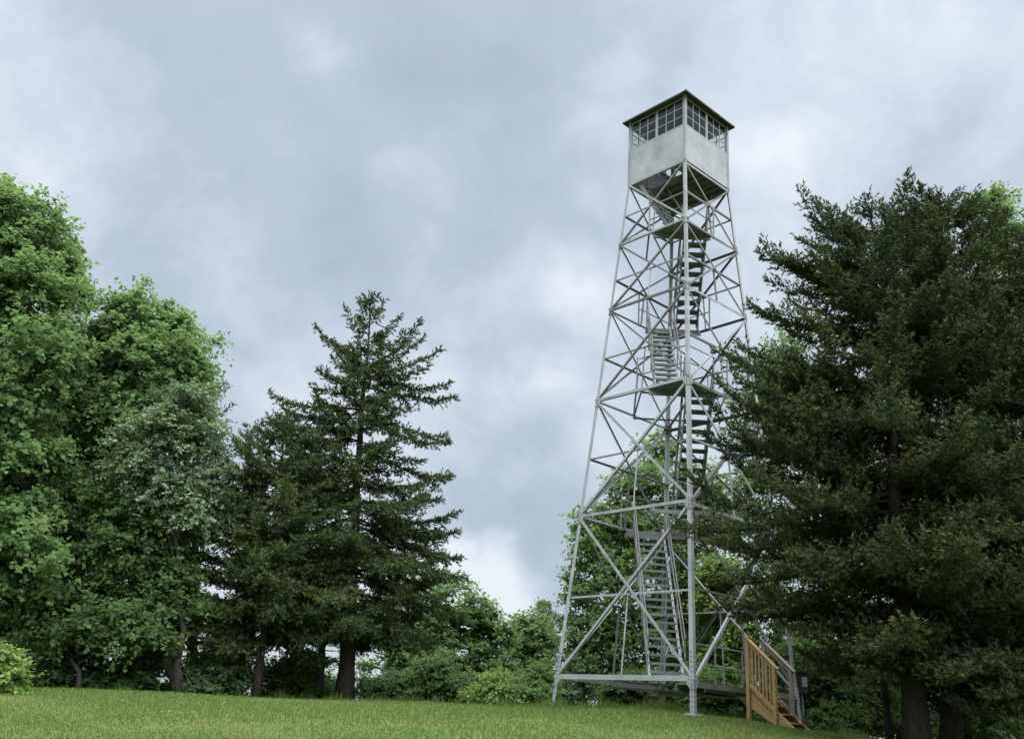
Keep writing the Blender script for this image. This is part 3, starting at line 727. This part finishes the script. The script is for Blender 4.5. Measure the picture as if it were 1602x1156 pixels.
def spruce(name, label, base_px, top_px, Yd, prof, trunk_r, nbr, mat, seed, group, shoot=.11, dens=1.0, elev=(-.12, .75), live=.12, dead=10, dY=0.0, k=4, wid=.05, foot=True, upturn=.30, tipgrow=.42, cat='tree', topspread=1.0, tips=(), low=1.0, hang=.22, rise=-.16, thin=1.0, front=0):
    """prof: (t, left, right) reach of the branches in metres at height fraction t"""
    rs = np.random.RandomState(seed)
    b = at(base_px[0], base_px[1], Yd)
    if foot: b.z = gzf(b.x, b.y) - .08
    tpt = at(top_px[0], top_px[1], Yd + dY)
    root = empty(name, b); tag(root, label, cat, group); off = np.array(b)
    tp = trunk_path(Vector((0, 0, 0)), tpt - b, 12, rs, .05); H = (tpt - b).length
    mb = MB(); mb.tube(tp, [trunk_r * (1.25 if i == 0 else 1.0) * (1 - .95 * i / 12) ** 1.15 for i in range(13)], 10)
    mb.build('trunk', M['bark_spruce'], root, smooth=True)
    wb = MB(); PT = [q[0] for q in prof]; PL = [q[1] for q in prof]; PR = [q[2] for q in prof]
    ORG, DR, LN, TIP, TB = [], [], [], [], []
    def tpos(t):
        i0 = t * 12; ia = min(int(i0), 11); return np.array(tp[ia].lerp(tp[ia + 1], i0 - ia)) + off
    jobs = [None] * nbr + list(tips) + ['front'] * front
    for i, job in enumerate(jobs):
        u_ = (min(i, nbr - 1) + rs.rand()) / nbr; t = live + (0.985 - live) * u_ ** low
        az = rs.rand() * 2 * math.pi if i % 3 else (0 if (i // 3) % 2 else math.pi) + rs.normal() * .5
        if job == 'front':       # boughs on the side towards the lawn
            job = None; az = -math.pi / 2 + rs.normal() * .55; t = live + (.88 - live) * rs.rand()
        cx, cy = math.cos(az), math.sin(az)
        l_, r_ = np.interp(t, PT, PL), np.interp(t, PT, PR)
        side = r_ if cx > 0 else l_; avg = .5 * (l_ + r_)
        Lb = (side * abs(cx) + avg * (1 - abs(cx))) * (.62 + .45 * rs.rand() ** .7)
        if t > .5: Lb *= thin
        if Lb < .18: Lb = .18
        hd = np.array([cx, cy, 0]); o = tpos(t)
        e0 = elev[0] + (elev[1] - elev[0]) * max(0, (t - .35) / .65) ** 1.3 + rs.normal() * .10
        sag = -.30 * (1 - t) - .05; upt = upturn * (.6 + .8 * rs.rand())
        if job is not None:
            # a branch whose tip and origin are seen against the sky
            tz = at(base_px[0] + (top_px[0] - base_px[0]) * .5, job[2], Yd).z - off[2]; t = min(.985, max(.05, tz / (tpt - b).z)); o = tpos(t)
            e_ = np.array(at(job[0], job[1], Yd + rs.normal() * .5)); hv = e_ - o; Lb = float(np.hypot(hv[0], hv[1])); hd = np.array([hv[0], hv[1], 0]) / Lb
            e0 = hv[2] / Lb; sag = -.42 - .1 * rs.rand(); upt = -sag
        def cur(s): 
            s = np.asarray(s)[..., None]
            return o + hd * Lb * s + np.array([0, 0, 1.0]) * Lb * (e0 * s + sag * s ** 2 + upt * s ** 3)
        pp = cur(np.linspace(0, 1, 7)); r0 = max(.010, trunk_r * .16 * (1 - t) + .006 * Lb)
        wb.tube([Vector(q - off) for q in pp], [r0 * (1 - .9 * j / 6) for j in range(7)], 4, False)
        if job is not None: t = max(t, .46)
        n2 = int(max(8, Lb / .048 * dens)); s2 = .10 + .90 * (np.arange(n2) + rs.rand(n2)) / n2
        if t < .45: s2 = s2[s2 > .22 - .2 * rs.rand(len(s2))]
        n2 = len(s2); p2 = cur(s2); tan = unit(cur(np.minimum(s2 + .04, 1.04)) - p2)
        sd_ = np.where(rs.rand(n2) < .5, 1., -1.)[:, None]; lat = unit(np.cross(tan, np.array([0, 0, 1.])))
        th = np.radians(52 + rs.normal(size=(n2, 1)) * 12) * (1 - .45 * s2[:, None] ** 3)
        d2 = unit(tan * np.cos(th) + lat * sd_ * np.sin(th) + np.array([0, 0, 1.]) * (rs.normal(size=(n2, 1)) * .34 + rise))
        l2 = (.26 * Lb ** .75 * (1 - s2) ** .6 * (.6 + .6 * rs.rand(n2)) + .15)
        l2 = np.minimum(l2, .95) * (topspread if (job is not None and job[2] < 760) else 1.0)
        n3 = np.maximum(2, (l2 / (shoot * .62)).astype(int))
        idx = np.repeat(np.arange(n2), n3)
        fr = np.concatenate([(np.arange(q) + .5) / q for q in n3])
        P3 = p2[idx] + d2[idx] * (l2[idx] * fr)[:, None]
        P3[:, 2] -= (l2[idx] ** 1.2 * fr ** 2) * hang
        lat3 = unit(np.cross(d2[idx], np.array([0, 0, 1.])))
        s3 = np.where(np.arange(len(idx)) % 2 == 0, 1., -1.)[:, None]
        D3 = unit(d2[idx] * .75 + lat3 * s3 * .6 * (1 - fr[:, None] ** 3) + rs.normal(size=P3.shape) * .28 + np.array([0, 0, .12]))
        ORG.append(P3); DR.append(D3); LN.append(shoot * (.75 + .6 * rs.rand(len(idx), 1)))
        gr = np.clip(tipgrow + rs.normal() * .35, 0, 1); grs = np.clip(gr + rs.normal(size=n2) * .25, 0, 1); TIP.append(np.clip((fr - .35) / .5, 0, 1) * grs[idx]); bt = rs.normal() * .22; TB.append(np.full(len(idx), bt) + (rs.rand(n2) * .3 - .15)[idx])
        # shoots along the main stem
        nm = max(4, int(Lb * .75 / (shoot * .5))); sm = .28 + .74 * rs.rand(nm); pm = cur(sm)
        tm = unit(cur(sm + .03) - pm); ORG.append(pm); DR.append(unit(tm * .7 + rs.normal(size=pm.shape) * .5)); LN.append(shoot * (.8 + .5 * rs.rand(nm, 1))); TIP.append((sm > .85) * gr); TB.append(np.full(nm, bt))
    # leader
    nl = 40; tl_ = .93 + .075 * rs.rand(nl); pl = np.array([tpos(min(q, .999)) for q in tl_]); ORG.append(pl)
    DR.append(unit(rs.normal(size=(nl, 3)) * .6 + np.array([0, 0, .8]))); LN.append(np.full((nl, 1), shoot * 1.3)); TIP.append(np.full(nl, .5)); TB.append(np.zeros(nl))
    # bare dead branches under the live crown
    for i in range(dead):
        t = live * (.25 + 1.3 * rs.rand()) + .02; az = rs.rand() * 6.283; Lb = .5 + 1.1 * rs.rand(); o = tpos(t) - off
        hd = np.array([math.cos(az), math.sin(az), 0]); pts = [Vector(o + hd * Lb * s + np.array([0, 0, Lb * (-.05 * s - .25 * s * s + .1 * math.sin(5 * s + i))])) for s in (0, .33, .66, 1)]
        wb.tube(pts, [.016, .012, .008, .004], 4, False)
        for q in range(3):
            a_ = pts[1 + q % 3]; dd = Vector((rs.normal(), rs.normal(), rs.normal() * .5 - .1)); wb.tube([a_, a_ + dd * .22], [.006, .003], 3, False)
    tag(wb.build('branches', M['bark_spruce'], root), kind='stuff')
    v, tint = shoots_mesh(np.concatenate(ORG), np.concatenate(DR), np.concatenate(LN), rs, off, np.concatenate(TIP).astype(float), wid, k, np.tile(np.concatenate(TB), k))
    link('crown', np_mesh('crown', v, 3, tint), M[mat], root)
    return root

GL = 'leafy trees at the left edge of the lawn'; GB = 'leafy trees behind the tower'; GS = 'dark spruces on the right'; GC = 'spruces left of the tower'; GH = 'low leafy trees on the crest'
exec_trees = True
def plant_all():
    # --- left
    deciduous('maple_tree', 'tall light green maple cut by the left edge of the photo', (-30, 1082), 24.5,
        [(12,318,30,30,0),(-25,350,64,64,0),(58,356,32,32,.3),(45,385,52,55,.5),(25,450,80,60,-.5),(80,440,35,50,.8),(-25,520,90,80,0),(50,560,62,60,-1),(10,640,90,75,-.8),(-40,720,90,90,0),(50,740,72,70,-.3),(0,850,80,80,-.8)],
        .26, .135, 300, 'maple', 11, GL)
    deciduous('maple_tree', 'rounded light green maple left of the pale aspen, with pointed tufts on top', (150, 1085), 26.5,
        [(205,495,38,42,0),(270,525,36,34,.3),(160,545,55,50,0),(225,575,72,50,-.6),(290,585,36,32,0),(120,610,60,55,.3),(185,650,80,60,-.6),(120,720,70,60,.3),(270,640,50,45,.3)],
        .22, .135, 230, 'maple', 12, GL)
    deciduous('maple_tree', 'shaded maple filling the left woods behind the leaning one', (95, 1084), 28.5,
        [(75,520,50,50,0),(110,600,60,50,0),(60,680,60,60,0),(150,700,60,55,0),(90,780,60,55,0),(200,790,60,50,0),(140,870,70,55,0),(50,880,60,60,0),(250,860,50,50,0),(300,820,40,45,0),(100,960,60,50,0),(220,960,60,50,0)],
        .16, .125, 150, 'maple_cool', 17, GL)
    deciduous('aspen_tree', 'pale grey-green aspen with small leaves left of the tall spruce', (280, 1085), 24.8,
        [(285,635,45,38,0),(245,690,55,48,0),(315,700,42,50,.4),(215,735,55,40,-.2),(285,755,66,38,.2),(250,805,56,34,.2),(310,800,40,34,.4)],
        .10, .075, 150, 'birch', 13, GL, per=16, twigs=11, spray=.5)
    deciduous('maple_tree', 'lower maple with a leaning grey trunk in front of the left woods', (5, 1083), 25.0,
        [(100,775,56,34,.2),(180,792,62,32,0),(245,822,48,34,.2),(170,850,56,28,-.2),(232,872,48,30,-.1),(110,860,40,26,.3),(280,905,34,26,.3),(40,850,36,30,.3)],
        .085, .10, 115, 'under', 14, GL, lean=at(190, 775, 25.0))  # maple given the dark leaf colour to paint in shade here
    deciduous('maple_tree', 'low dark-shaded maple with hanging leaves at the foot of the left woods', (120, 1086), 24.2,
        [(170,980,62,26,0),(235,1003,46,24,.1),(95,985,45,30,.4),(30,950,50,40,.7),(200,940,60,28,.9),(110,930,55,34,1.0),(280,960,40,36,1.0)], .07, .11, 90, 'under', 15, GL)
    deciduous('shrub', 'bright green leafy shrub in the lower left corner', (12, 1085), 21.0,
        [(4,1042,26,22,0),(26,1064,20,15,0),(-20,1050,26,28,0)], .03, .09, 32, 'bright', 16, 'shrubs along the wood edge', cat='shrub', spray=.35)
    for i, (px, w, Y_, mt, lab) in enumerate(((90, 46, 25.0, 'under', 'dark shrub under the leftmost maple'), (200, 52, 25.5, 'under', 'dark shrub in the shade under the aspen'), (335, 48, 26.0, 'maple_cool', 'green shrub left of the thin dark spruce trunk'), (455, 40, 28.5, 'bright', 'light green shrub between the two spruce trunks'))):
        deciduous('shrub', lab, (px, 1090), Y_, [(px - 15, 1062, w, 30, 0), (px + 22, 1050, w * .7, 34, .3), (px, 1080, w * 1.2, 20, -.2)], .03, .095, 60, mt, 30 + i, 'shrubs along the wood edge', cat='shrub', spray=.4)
    BK = [(0,.8,.8),(.1,2.2,2.2),(.3,2.3,2.3),(.6,1.6,1.6),(.85,.8,.8),(1,.1,.1)]
    spruce('spruce_tree', 'dark spruce tip showing between the two tallest left maples', (105, 1085), (112, 405), 30, [(0,1,1),(.15,2.6,2.6),(.5,2.2,2.2),(.8,1.2,1.1),(.93,.6,.6),(1,.1,.1)], .22, 90, 'needle', 41, GC, shoot=.15, wid=.07, dens=.6, k=3, dead=4)
    spruce('spruce_tree', 'dark spruce behind the pale aspen with branch tips poking out on its right', (300, 1088), (318, 560), 30, [(0,1,1),(.15,2.2,2.2),(.5,1.8,1.8),(.68,1.1,1.35),(.8,.5,1.1),(1,.1,.1)], .2, 80, 'needle', 42, GC, shoot=.15, wid=.07, dens=.6, k=3, dead=4)
    spruce('spruce_tree', 'shaded spruce deep in the woods at far left', (20, 1085), (30, 520), 31, BK, .2, 70, 'needle', 43, GC, shoot=.16, wid=.08, dens=.55, k=3, dead=4)
    spruce('spruce_tree', 'shaded spruce deep in the woods behind the leaning maple', (205, 1087), (215, 640), 31.5, BK, .2, 70, 'needle', 44, GC, shoot=.16, wid=.08, dens=.55, k=3, dead=4)
    # --- centre spruces
    spruce('spruce_tree', 'tall spruce with spreading upturned branches alone against the sky', (538, 1103), (580, 462), 27,
        [(0,.8,.8),(.12,2.2,2.0),(.2,2.9,2.6),(.28,3.3,2.8),(.36,3.6,3.2),(.45,3.6,2.75),(.56,3.6,2.7),(.68,3.15,2.55),(.76,3.0,2.6),(.82,1.2,1.3),(.88,1.0,1.1),(.93,.7,.7),(.97,.4,.4),(1,.15,.15)],
        .24, 128, 'needle', 51, GC, low=1.75, thin=.5, topspread=.72, shoot=.125, wid=.06, k=6, live=.17, dead=16, dens=1.15,
        tips=[(495,512,565),(520,530,575),(540,482,540),(560,468,515),(602,468,510),(628,492,535),(658,502,560),(640,530,575),(690,545,592),(662,528,585),(703,600,592),(712,620,606),(668,575,590),(695,682,640),(640,640,620),(500,580,602),(490,602,618),(520,560,590),(425,615,642),(445,640,655),(440,660,672),(403,672,690),(480,690,690),(705,745,705),(690,780,745),(700,690,655),(720,872,810),(690,905,835),(682,950,890),(390,735,735),(350,770,770),(660,720,690),(690,830,790)])
    spruce('spruce_tree', 'broad lower spruce with a thin dark trunk left of the tall one', (400, 1095), (447, 655), 26,
        [(0,.6,.6),(.15,1.5,1.8),(.3,2.0,2.2),(.5,2.4,2.4),(.65,2.2,2.1),(.8,1.4,1.4),(.92,.6,.6),(1,.1,.1)],
        .13, 150, 'needle', 52, GC, low=1.1, shoot=.125, wid=.06, k=6, tips=[(340,765,790),(355,720,760),(345,810,830),(330,900,910),(340,960,960)], live=.2, dead=14, dens=.9)
    # --- low trees on the crest
    deciduous('ash_tree', 'dense green tree right behind the tall spruce foot', (660, 1105), 33, [(690,945,40,45,0),(660,1000,55,50,0),(705,1010,42,48,0),(630,1045,60,42,0),(690,1065,60,30,0)], .10, .12, 85, 'maple', 61, GH, spray=.55)
    deciduous('ash_tree', 'round green tree on the crest under the brightest cloud', (755, 1106), 33.5, [(742,955,18,22,0),(765,965,16,22,.3),(725,985,22,30,0),(778,1000,22,34,0),(750,1015,36,40,.2),(735,1060,40,34,0),(780,1060,34,34,0)], .10, .12, 85, 'maple', 62, GH, spray=.5)
    deciduous('ash_tree', 'hazier green tree between the crest bush and the tower', (832, 1107), 36, [(830,990,28,30,0),(850,1020,30,34,0),(815,1035,32,34,0),(840,1065,46,30,0)], .10, .11, 70, 'maple', 63, GH, spray=.5)
    spruce('spruce_tree', 'tiny distant spruce top beside the left tower leg', (846, 1107), (849, 946), 46, [(0,.8,.8),(.5,.9,.9),(.8,.7,.7),(1,.1,.1)], .1, 50, 'needle', 64, 'spruces behind the tower', shoot=.2, wid=.09, k=3, dens=.6, dead=0)
    for i, (px, py, w, mt, lab) in enumerate(((512, 1082, 26, 'under', 'sparse dark shrub behind the grey dead trunk'), (600, 1080, 40, 'maple_cool', 'leafy shrub just right of the tall spruce trunk'), (655, 1085, 42, 'maple', 'leafy shrub under the dense green tree behind the spruce'), (715, 1088, 40, 'maple_cool', 'leafy shrub on the crest below the bright cloud'), (880, 1085, 40, 'maple_cool', 'leafy shrub just inside the left tower leg'))):
        deciduous('shrub', lab, (px, 1106), 30.5, [(px, py, w, 15, 0), (px + 16, py - (4, 8, 30, 12, 26)[i], w * .45, (12, 16, 30, 18, 30)[i], .3), (px - 22, py - (6, 2, 10, 22, 4)[i], w * .5, (16, 10, 18, 26, 12)[i], -.2)], .03, .09, 38, mt, 110 + i, 'shrubs along the wood edge', cat='shrub', spray=.4)
    for i, (px, py, w, lab) in enumerate(((775, 1088, 46, 'light green bush left of the tower foot, the left one of two'), (832, 1080, 42, 'light green bush touching the left tower foot'))):
        deciduous('shrub', lab, (px, 1106), 27.5, [(px, py, w, 18, 0), (px + 12, py - 12, w * .6, 18, .2), (px - 20, py + 8, w * .7, 14, -.2)], .025, .07, 60, 'bright' if i == 0 else 'maple', 66 + i, 'shrubs along the wood edge', cat='shrub', spray=.33)
    # --- behind the tower
    deciduous('maple_tree', 'leafy tree seen through the left side of the tower lattice', (960, 1110), 31.5,
        [(985,765,36,36,0),(958,815,38,30,.3),(930,862,30,34,0),(990,840,50,50,-.2),(912,915,24,28,.2),(960,910,60,50,-.4),(925,970,48,48,0),(985,985,60,50,-.4),(930,1040,50,45,0),(990,1055,60,40,-.4)],
        .16, .12, 165, 'maple', 71, GB, spray=.6, cover=.9)
    deciduous('maple_tree', 'taller leafy tree seen behind the tower staircase', (1075, 1115), 32,
        [(1040,715,38,34,0),(1085,760,50,50,.2),(1035,790,50,48,0),(1110,830,56,55,.3),(1055,870,56,52,-.2),(1100,930,56,50,0),(1045,960,50,50,-.3),(1090,1010,60,45,-.4),(1050,1060,60,36,-.4),(1130,1060,50,40,0)],
        .18, .12, 175, 'maple', 72, GB, spray=.6, cover=.9)
    deciduous('maple_tree', 'yellow-green young tree glowing between the tower and the dark spruces', (1128, 1118), 29.5,
        [(1120,905,28,32,0),(1140,945,32,28,0),(1112,965,28,24,0),(1150,1000,32,30,0),(1120,1045,36,30,0)], .06, .12, 85, 'bright', 73, GB, spray=.5)
    deciduous('aspen_tree', 'pale airy tree peeking out left of the big spruce branches', (1225, 1120), 30,
        [(1222,540,34,32,0),(1195,590,40,40,0),(1235,620,50,50,0),(1180,660,40,40,0),(1210,710,50,50,0),(1180,770,50,50,0),(1220,840,50,60,0),(1200,930,60,50,0),(1220,1020,60,50,0)],
        .14, .10, 170, 'maple_cool', 74, GB, spray=.55, cover=.8)
    deciduous('maple_tree', 'light green tree showing above the right end of the spruces', (1600, 1150), 26,
        [(1545,325,34,30,0),(1570,380,40,50,0),(1590,470,60,60,0),(1560,560,60,60,0),(1600,650,60,60,0),(1570,800,60,60,0)], .16, .12, 110, 'maple', 75, GB, spray=.55)
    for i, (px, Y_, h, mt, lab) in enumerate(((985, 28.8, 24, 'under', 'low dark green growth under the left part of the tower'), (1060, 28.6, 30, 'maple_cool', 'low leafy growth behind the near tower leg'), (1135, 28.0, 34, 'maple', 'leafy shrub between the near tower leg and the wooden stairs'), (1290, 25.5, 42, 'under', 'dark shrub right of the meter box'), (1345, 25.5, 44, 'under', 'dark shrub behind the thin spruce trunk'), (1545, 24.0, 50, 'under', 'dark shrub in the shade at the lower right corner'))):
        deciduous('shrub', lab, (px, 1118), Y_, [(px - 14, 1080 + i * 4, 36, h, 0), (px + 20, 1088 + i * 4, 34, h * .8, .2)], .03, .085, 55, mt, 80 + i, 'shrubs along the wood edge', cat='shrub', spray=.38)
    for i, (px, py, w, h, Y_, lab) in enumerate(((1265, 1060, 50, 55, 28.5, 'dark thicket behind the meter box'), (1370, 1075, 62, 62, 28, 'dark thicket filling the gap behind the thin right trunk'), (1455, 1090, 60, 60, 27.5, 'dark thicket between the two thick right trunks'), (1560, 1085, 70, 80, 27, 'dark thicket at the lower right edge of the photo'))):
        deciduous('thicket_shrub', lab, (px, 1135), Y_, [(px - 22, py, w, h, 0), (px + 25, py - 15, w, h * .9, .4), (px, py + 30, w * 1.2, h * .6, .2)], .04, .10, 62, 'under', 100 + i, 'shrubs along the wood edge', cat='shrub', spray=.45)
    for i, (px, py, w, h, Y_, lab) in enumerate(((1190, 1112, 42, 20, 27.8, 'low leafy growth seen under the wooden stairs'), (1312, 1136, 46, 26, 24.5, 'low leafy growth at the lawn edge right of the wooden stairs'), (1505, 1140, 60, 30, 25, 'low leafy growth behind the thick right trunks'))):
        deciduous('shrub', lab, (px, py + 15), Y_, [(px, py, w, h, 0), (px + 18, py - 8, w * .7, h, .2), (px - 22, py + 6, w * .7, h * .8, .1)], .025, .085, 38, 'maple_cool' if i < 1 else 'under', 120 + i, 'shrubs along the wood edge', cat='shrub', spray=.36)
    # --- right spruces
    spruce('spruce_tree', 'huge dark spruce reaching its lower branches across the tower', (1436, 1160), (1362, 330), 19,
        [(0,1,1),(.1,1.3,2.2),(.2,2.5,2.6),(.3,3.9,2.8),(.42,4.3,2.8),(.5,3.7,2.7),(.6,3.3,2.6),(.67,3.2,2.5),(.74,2.6,2.3),(.82,2.4,2.1),(.88,2.0,1.8),(.93,1.5,1.5),(.97,1.0,1.0),(1,.4,.4)],
        .25, 135, 'needle_olive', 91, GS, low=1.35, front=40, shoot=.11, wid=.058, k=5, live=.13, dead=16, elev=(-.10, .32), upturn=.38, hang=-.35, rise=.12,
        tips=[(1332,324,352),(1345,318,345),(1297,356,385),(1320,350,385),(1250,374,405),(1190,399,425),(1225,410,440),(1203,440,470),(1187,490,520),(1237,520,545),(1122,550,615),(1150,590,640),(1145,640,690),(1100,682,715),(1058,822,770),(1105,850,810),(1120,905,850),(1150,945,890),(1180,730,750),(1220,640,670),(1300,430,460),(1260,460,490),(1270,400,430)])
    spruce('spruce_tree', 'tallest dark spruce on the right with a ragged blunt top', (1486, 1166), (1484, 316), 19.6,
        [(0,1,1),(.1,2.2,2.2),(.3,2.8,2.8),(.5,2.6,2.6),(.7,2.3,2.3),(.85,1.9,1.9),(.93,1.4,1.5),(.97,1.0,1.0),(1,.4,.4)],
        .22, 140, 'needle_olive', 92, GS, low=1.2, front=14, shoot=.11, wid=.058, k=5, live=.13, dead=14, elev=(-.10, .32), upturn=.38, hang=-.35, rise=.12, tips=[(1444,300,335),(1462,304,338),(1500,296,330),(1415,330,360),(1522,316,350),(1545,325,355),(1575,340,375),(1392,345,380)])
    spruce('spruce_tree', 'dark spruce cut by the right edge of the photo', (1640, 1170), (1612, 345), 18.6,
        [(0,1,1),(.1,2.2,2),(.3,2.6,2),(.5,2.4,2),(.7,1.9,1.6),(.85,1.2,1.2),(.95,.6,.6),(1,.2,.2)],
        .24, 130, 'needle_olive', 93, GS, low=1.1, shoot=.11, wid=.058, k=5, live=.12, dead=8, elev=(-.10, .32), upturn=.38, hang=-.35, rise=.12)
    spruce('spruce_tree', 'slim spruce with a thin bare trunk just left of the thick right trunks', (1392, 1146), (1352, 620), 20.2,
        [(0,.3,.3),(.25,1.3,1.3),(.5,1.6,1.4),(.8,1.0,1.0),(1,.15,.15)], .085, 60, 'needle_olive', 94, GS, shoot=.11, wid=.05, live=.30, dead=12)
    spruce('spruce_tree', 'shaded spruce in the dark behind the right trunks', (1330, 1140), (1290, 560), 25, BK, .2, 75, 'needle', 95, GS, shoot=.15, wid=.075, dens=.6, k=3, dead=6, live=.05)
    spruce('spruce_tree', 'shaded spruce in the dark at the lower right edge', (1545, 1160), (1500, 560), 24.5, BK, .2, 75, 'needle', 96, GS, shoot=.15, wid=.075, dens=.6, k=3, dead=6, live=.05)
plant_all()

# ------------------------------------------------------------------ dead trunks under the spruces
def snag(label, base_px, top_px, Yd, r, seed, nb, name='dead_tree'):
    rs = np.random.RandomState(seed); b = at(*base_px, Yd); b.z = gzf(b.x, b.y) - .05
    root = empty(name, b); tag(root, label, 'dead tree'); tpt = at(*top_px, Yd) - b
    tp = trunk_path(Vector((0, 0, 0)), tpt, 8, rs, .05); mb = MB()
    mb.tube(tp, [r * (1.25 if i == 0 else 1) * (1 - .5 * i / 8) for i in range(9)], 9); mb.build('trunk', M['bark_dead'], root, smooth=True)
    mb = MB()
    for i in range(nb):
        t = .08 + .9 * rs.rand(); o = Vector((0, 0, 0)).lerp(tpt, t); az = rs.rand() * 6.283; L_ = .5 + .9 * rs.rand()
        pts = [o + Vector((math.cos(az) * L_ * s, math.sin(az) * L_ * s, L_ * (.25 * s - .5 * s * s) + .05 * rs.normal())) for s in (0, .33, .66, 1)]
        mb.tube(pts, [.02, .014, .009, .004], 4, False)
        for q in pts[1:]:
            d = Vector((rs.normal(), rs.normal(), rs.normal() * .6)); mb.tube([q, q + d * .18], [.007, .003], 3, False)
    tag(mb.build('branches', M['bark_dead'], root), kind='stuff')
snag('bare grey dead trunk with brittle twigs left of the tall spruce trunk', (495, 1103), (514, 960), 28.2, .14, 3, 26)
snag('leaning grey stump with tangled dead twigs in front of the left woods', (292, 1090), (258, 1030), 25.3, .22, 4, 16, 'dead_stump')

# ------------------------------------------------------------------ grass
def grass():
    rs = np.random.RandomState(2)
    n = 232000
    # more blades where the lawn is seen close, fewer far off
    y = 7.5 + (31 - 7.5) * rs.rand(n) ** .85
    x = (rs.rand(n) * 2 - 1) * (.60 * y + 1.5) - .6
    z = gz(x, y)
    def nz(sx, sy, ph): return np.sin(x * sx + ph) * np.cos(y * sy + ph * 1.7 + .6 * np.sin(x * .7))
    patch = nz(.55, .8, .3) + .6 * nz(1.3, 1.7, 1.1) + .35 * nz(3.1, 2.7, 2.0)
    wall = ss(24.0, 26, y + .10 * (x - 4)) * .10
    h = (.032 + .038 * rs.rand(n)) * (1 + .25 * patch) + wall * rs.rand(n) ** 1.5
    h = np.clip(h, .02, .4)
    az = rs.rand(n) * 6.283; wv = .006 + .0012 * y * .35
    lean = rs.normal(size=(n, 2)) * .45
    bx, by = np.cos(az) * wv, np.sin(az) * wv
    p = np.stack([x, y, z - .01], 1)
    v = np.stack([p + np.stack([bx, by, 0 * bx], 1), p - np.stack([bx, by, 0 * bx], 1), p + np.stack([lean[:, 0] * h, lean[:, 1] * h, h], 1)], 1)
    tint = np.zeros((n, 3)); tint[:, 0] = np.clip(.45 + .22 * patch + rs.normal(size=n) * .22, 0, 1)
    dry = np.clip((-patch - .45) * 1.0, 0, 1); tint[:, 1] = np.clip(dry * rs.rand(n) * 1.2 + (rs.rand(n) < .06) * .6, 0, 1)
    # uncut tufts round the tower feet and along the wood edge
    m_ = 42000; tx = np.concatenate([rs.uniform(.5, 9.0, 26000), rs.uniform(-17, 2, 16000)]); ty = np.concatenate([rs.uniform(22.6, 28.5, 26000), rs.uniform(25.2, 28.5, 16000)])
    cl = np.sin(tx * 2.3 + 1) * np.cos(ty * 1.9) + .6 * np.sin(tx * 5.1 + ty * 3.3)
    hh = np.clip(.10 + .16 * cl, 0.03, .42) * (.5 + .8 * rs.rand(m_)) * ss(22.6, 24.6, ty + .12 * (tx - 4))
    az = rs.rand(m_) * 6.283; w2 = .011; bx, by = np.cos(az) * w2, np.sin(az) * w2; ln2 = rs.normal(size=(m_, 2)) * .30
    p = np.stack([tx, ty, gz(tx, ty) - .01], 1)
    v2 = np.stack([p + np.stack([bx, by, 0 * bx], 1), p - np.stack([bx, by, 0 * bx], 1), p + np.stack([ln2[:, 0] * hh, ln2[:, 1] * hh, hh], 1)], 1)
    t2 = np.zeros((m_, 3)); t2[:, 0] = np.clip(.5 + rs.normal(size=m_) * .3, 0, 1); t2[:, 1] = (rs.rand(m_) < .12) * .6
    v = np.concatenate([v, v2]); tint = np.concatenate([tint, t2])
    o = link('grass', np_mesh('grass', v.reshape(-1, 3), 3, tint), M['grass'])
    tag(o, 'short mown green grass of the lawn', 'grass', kind='stuff')
grass()
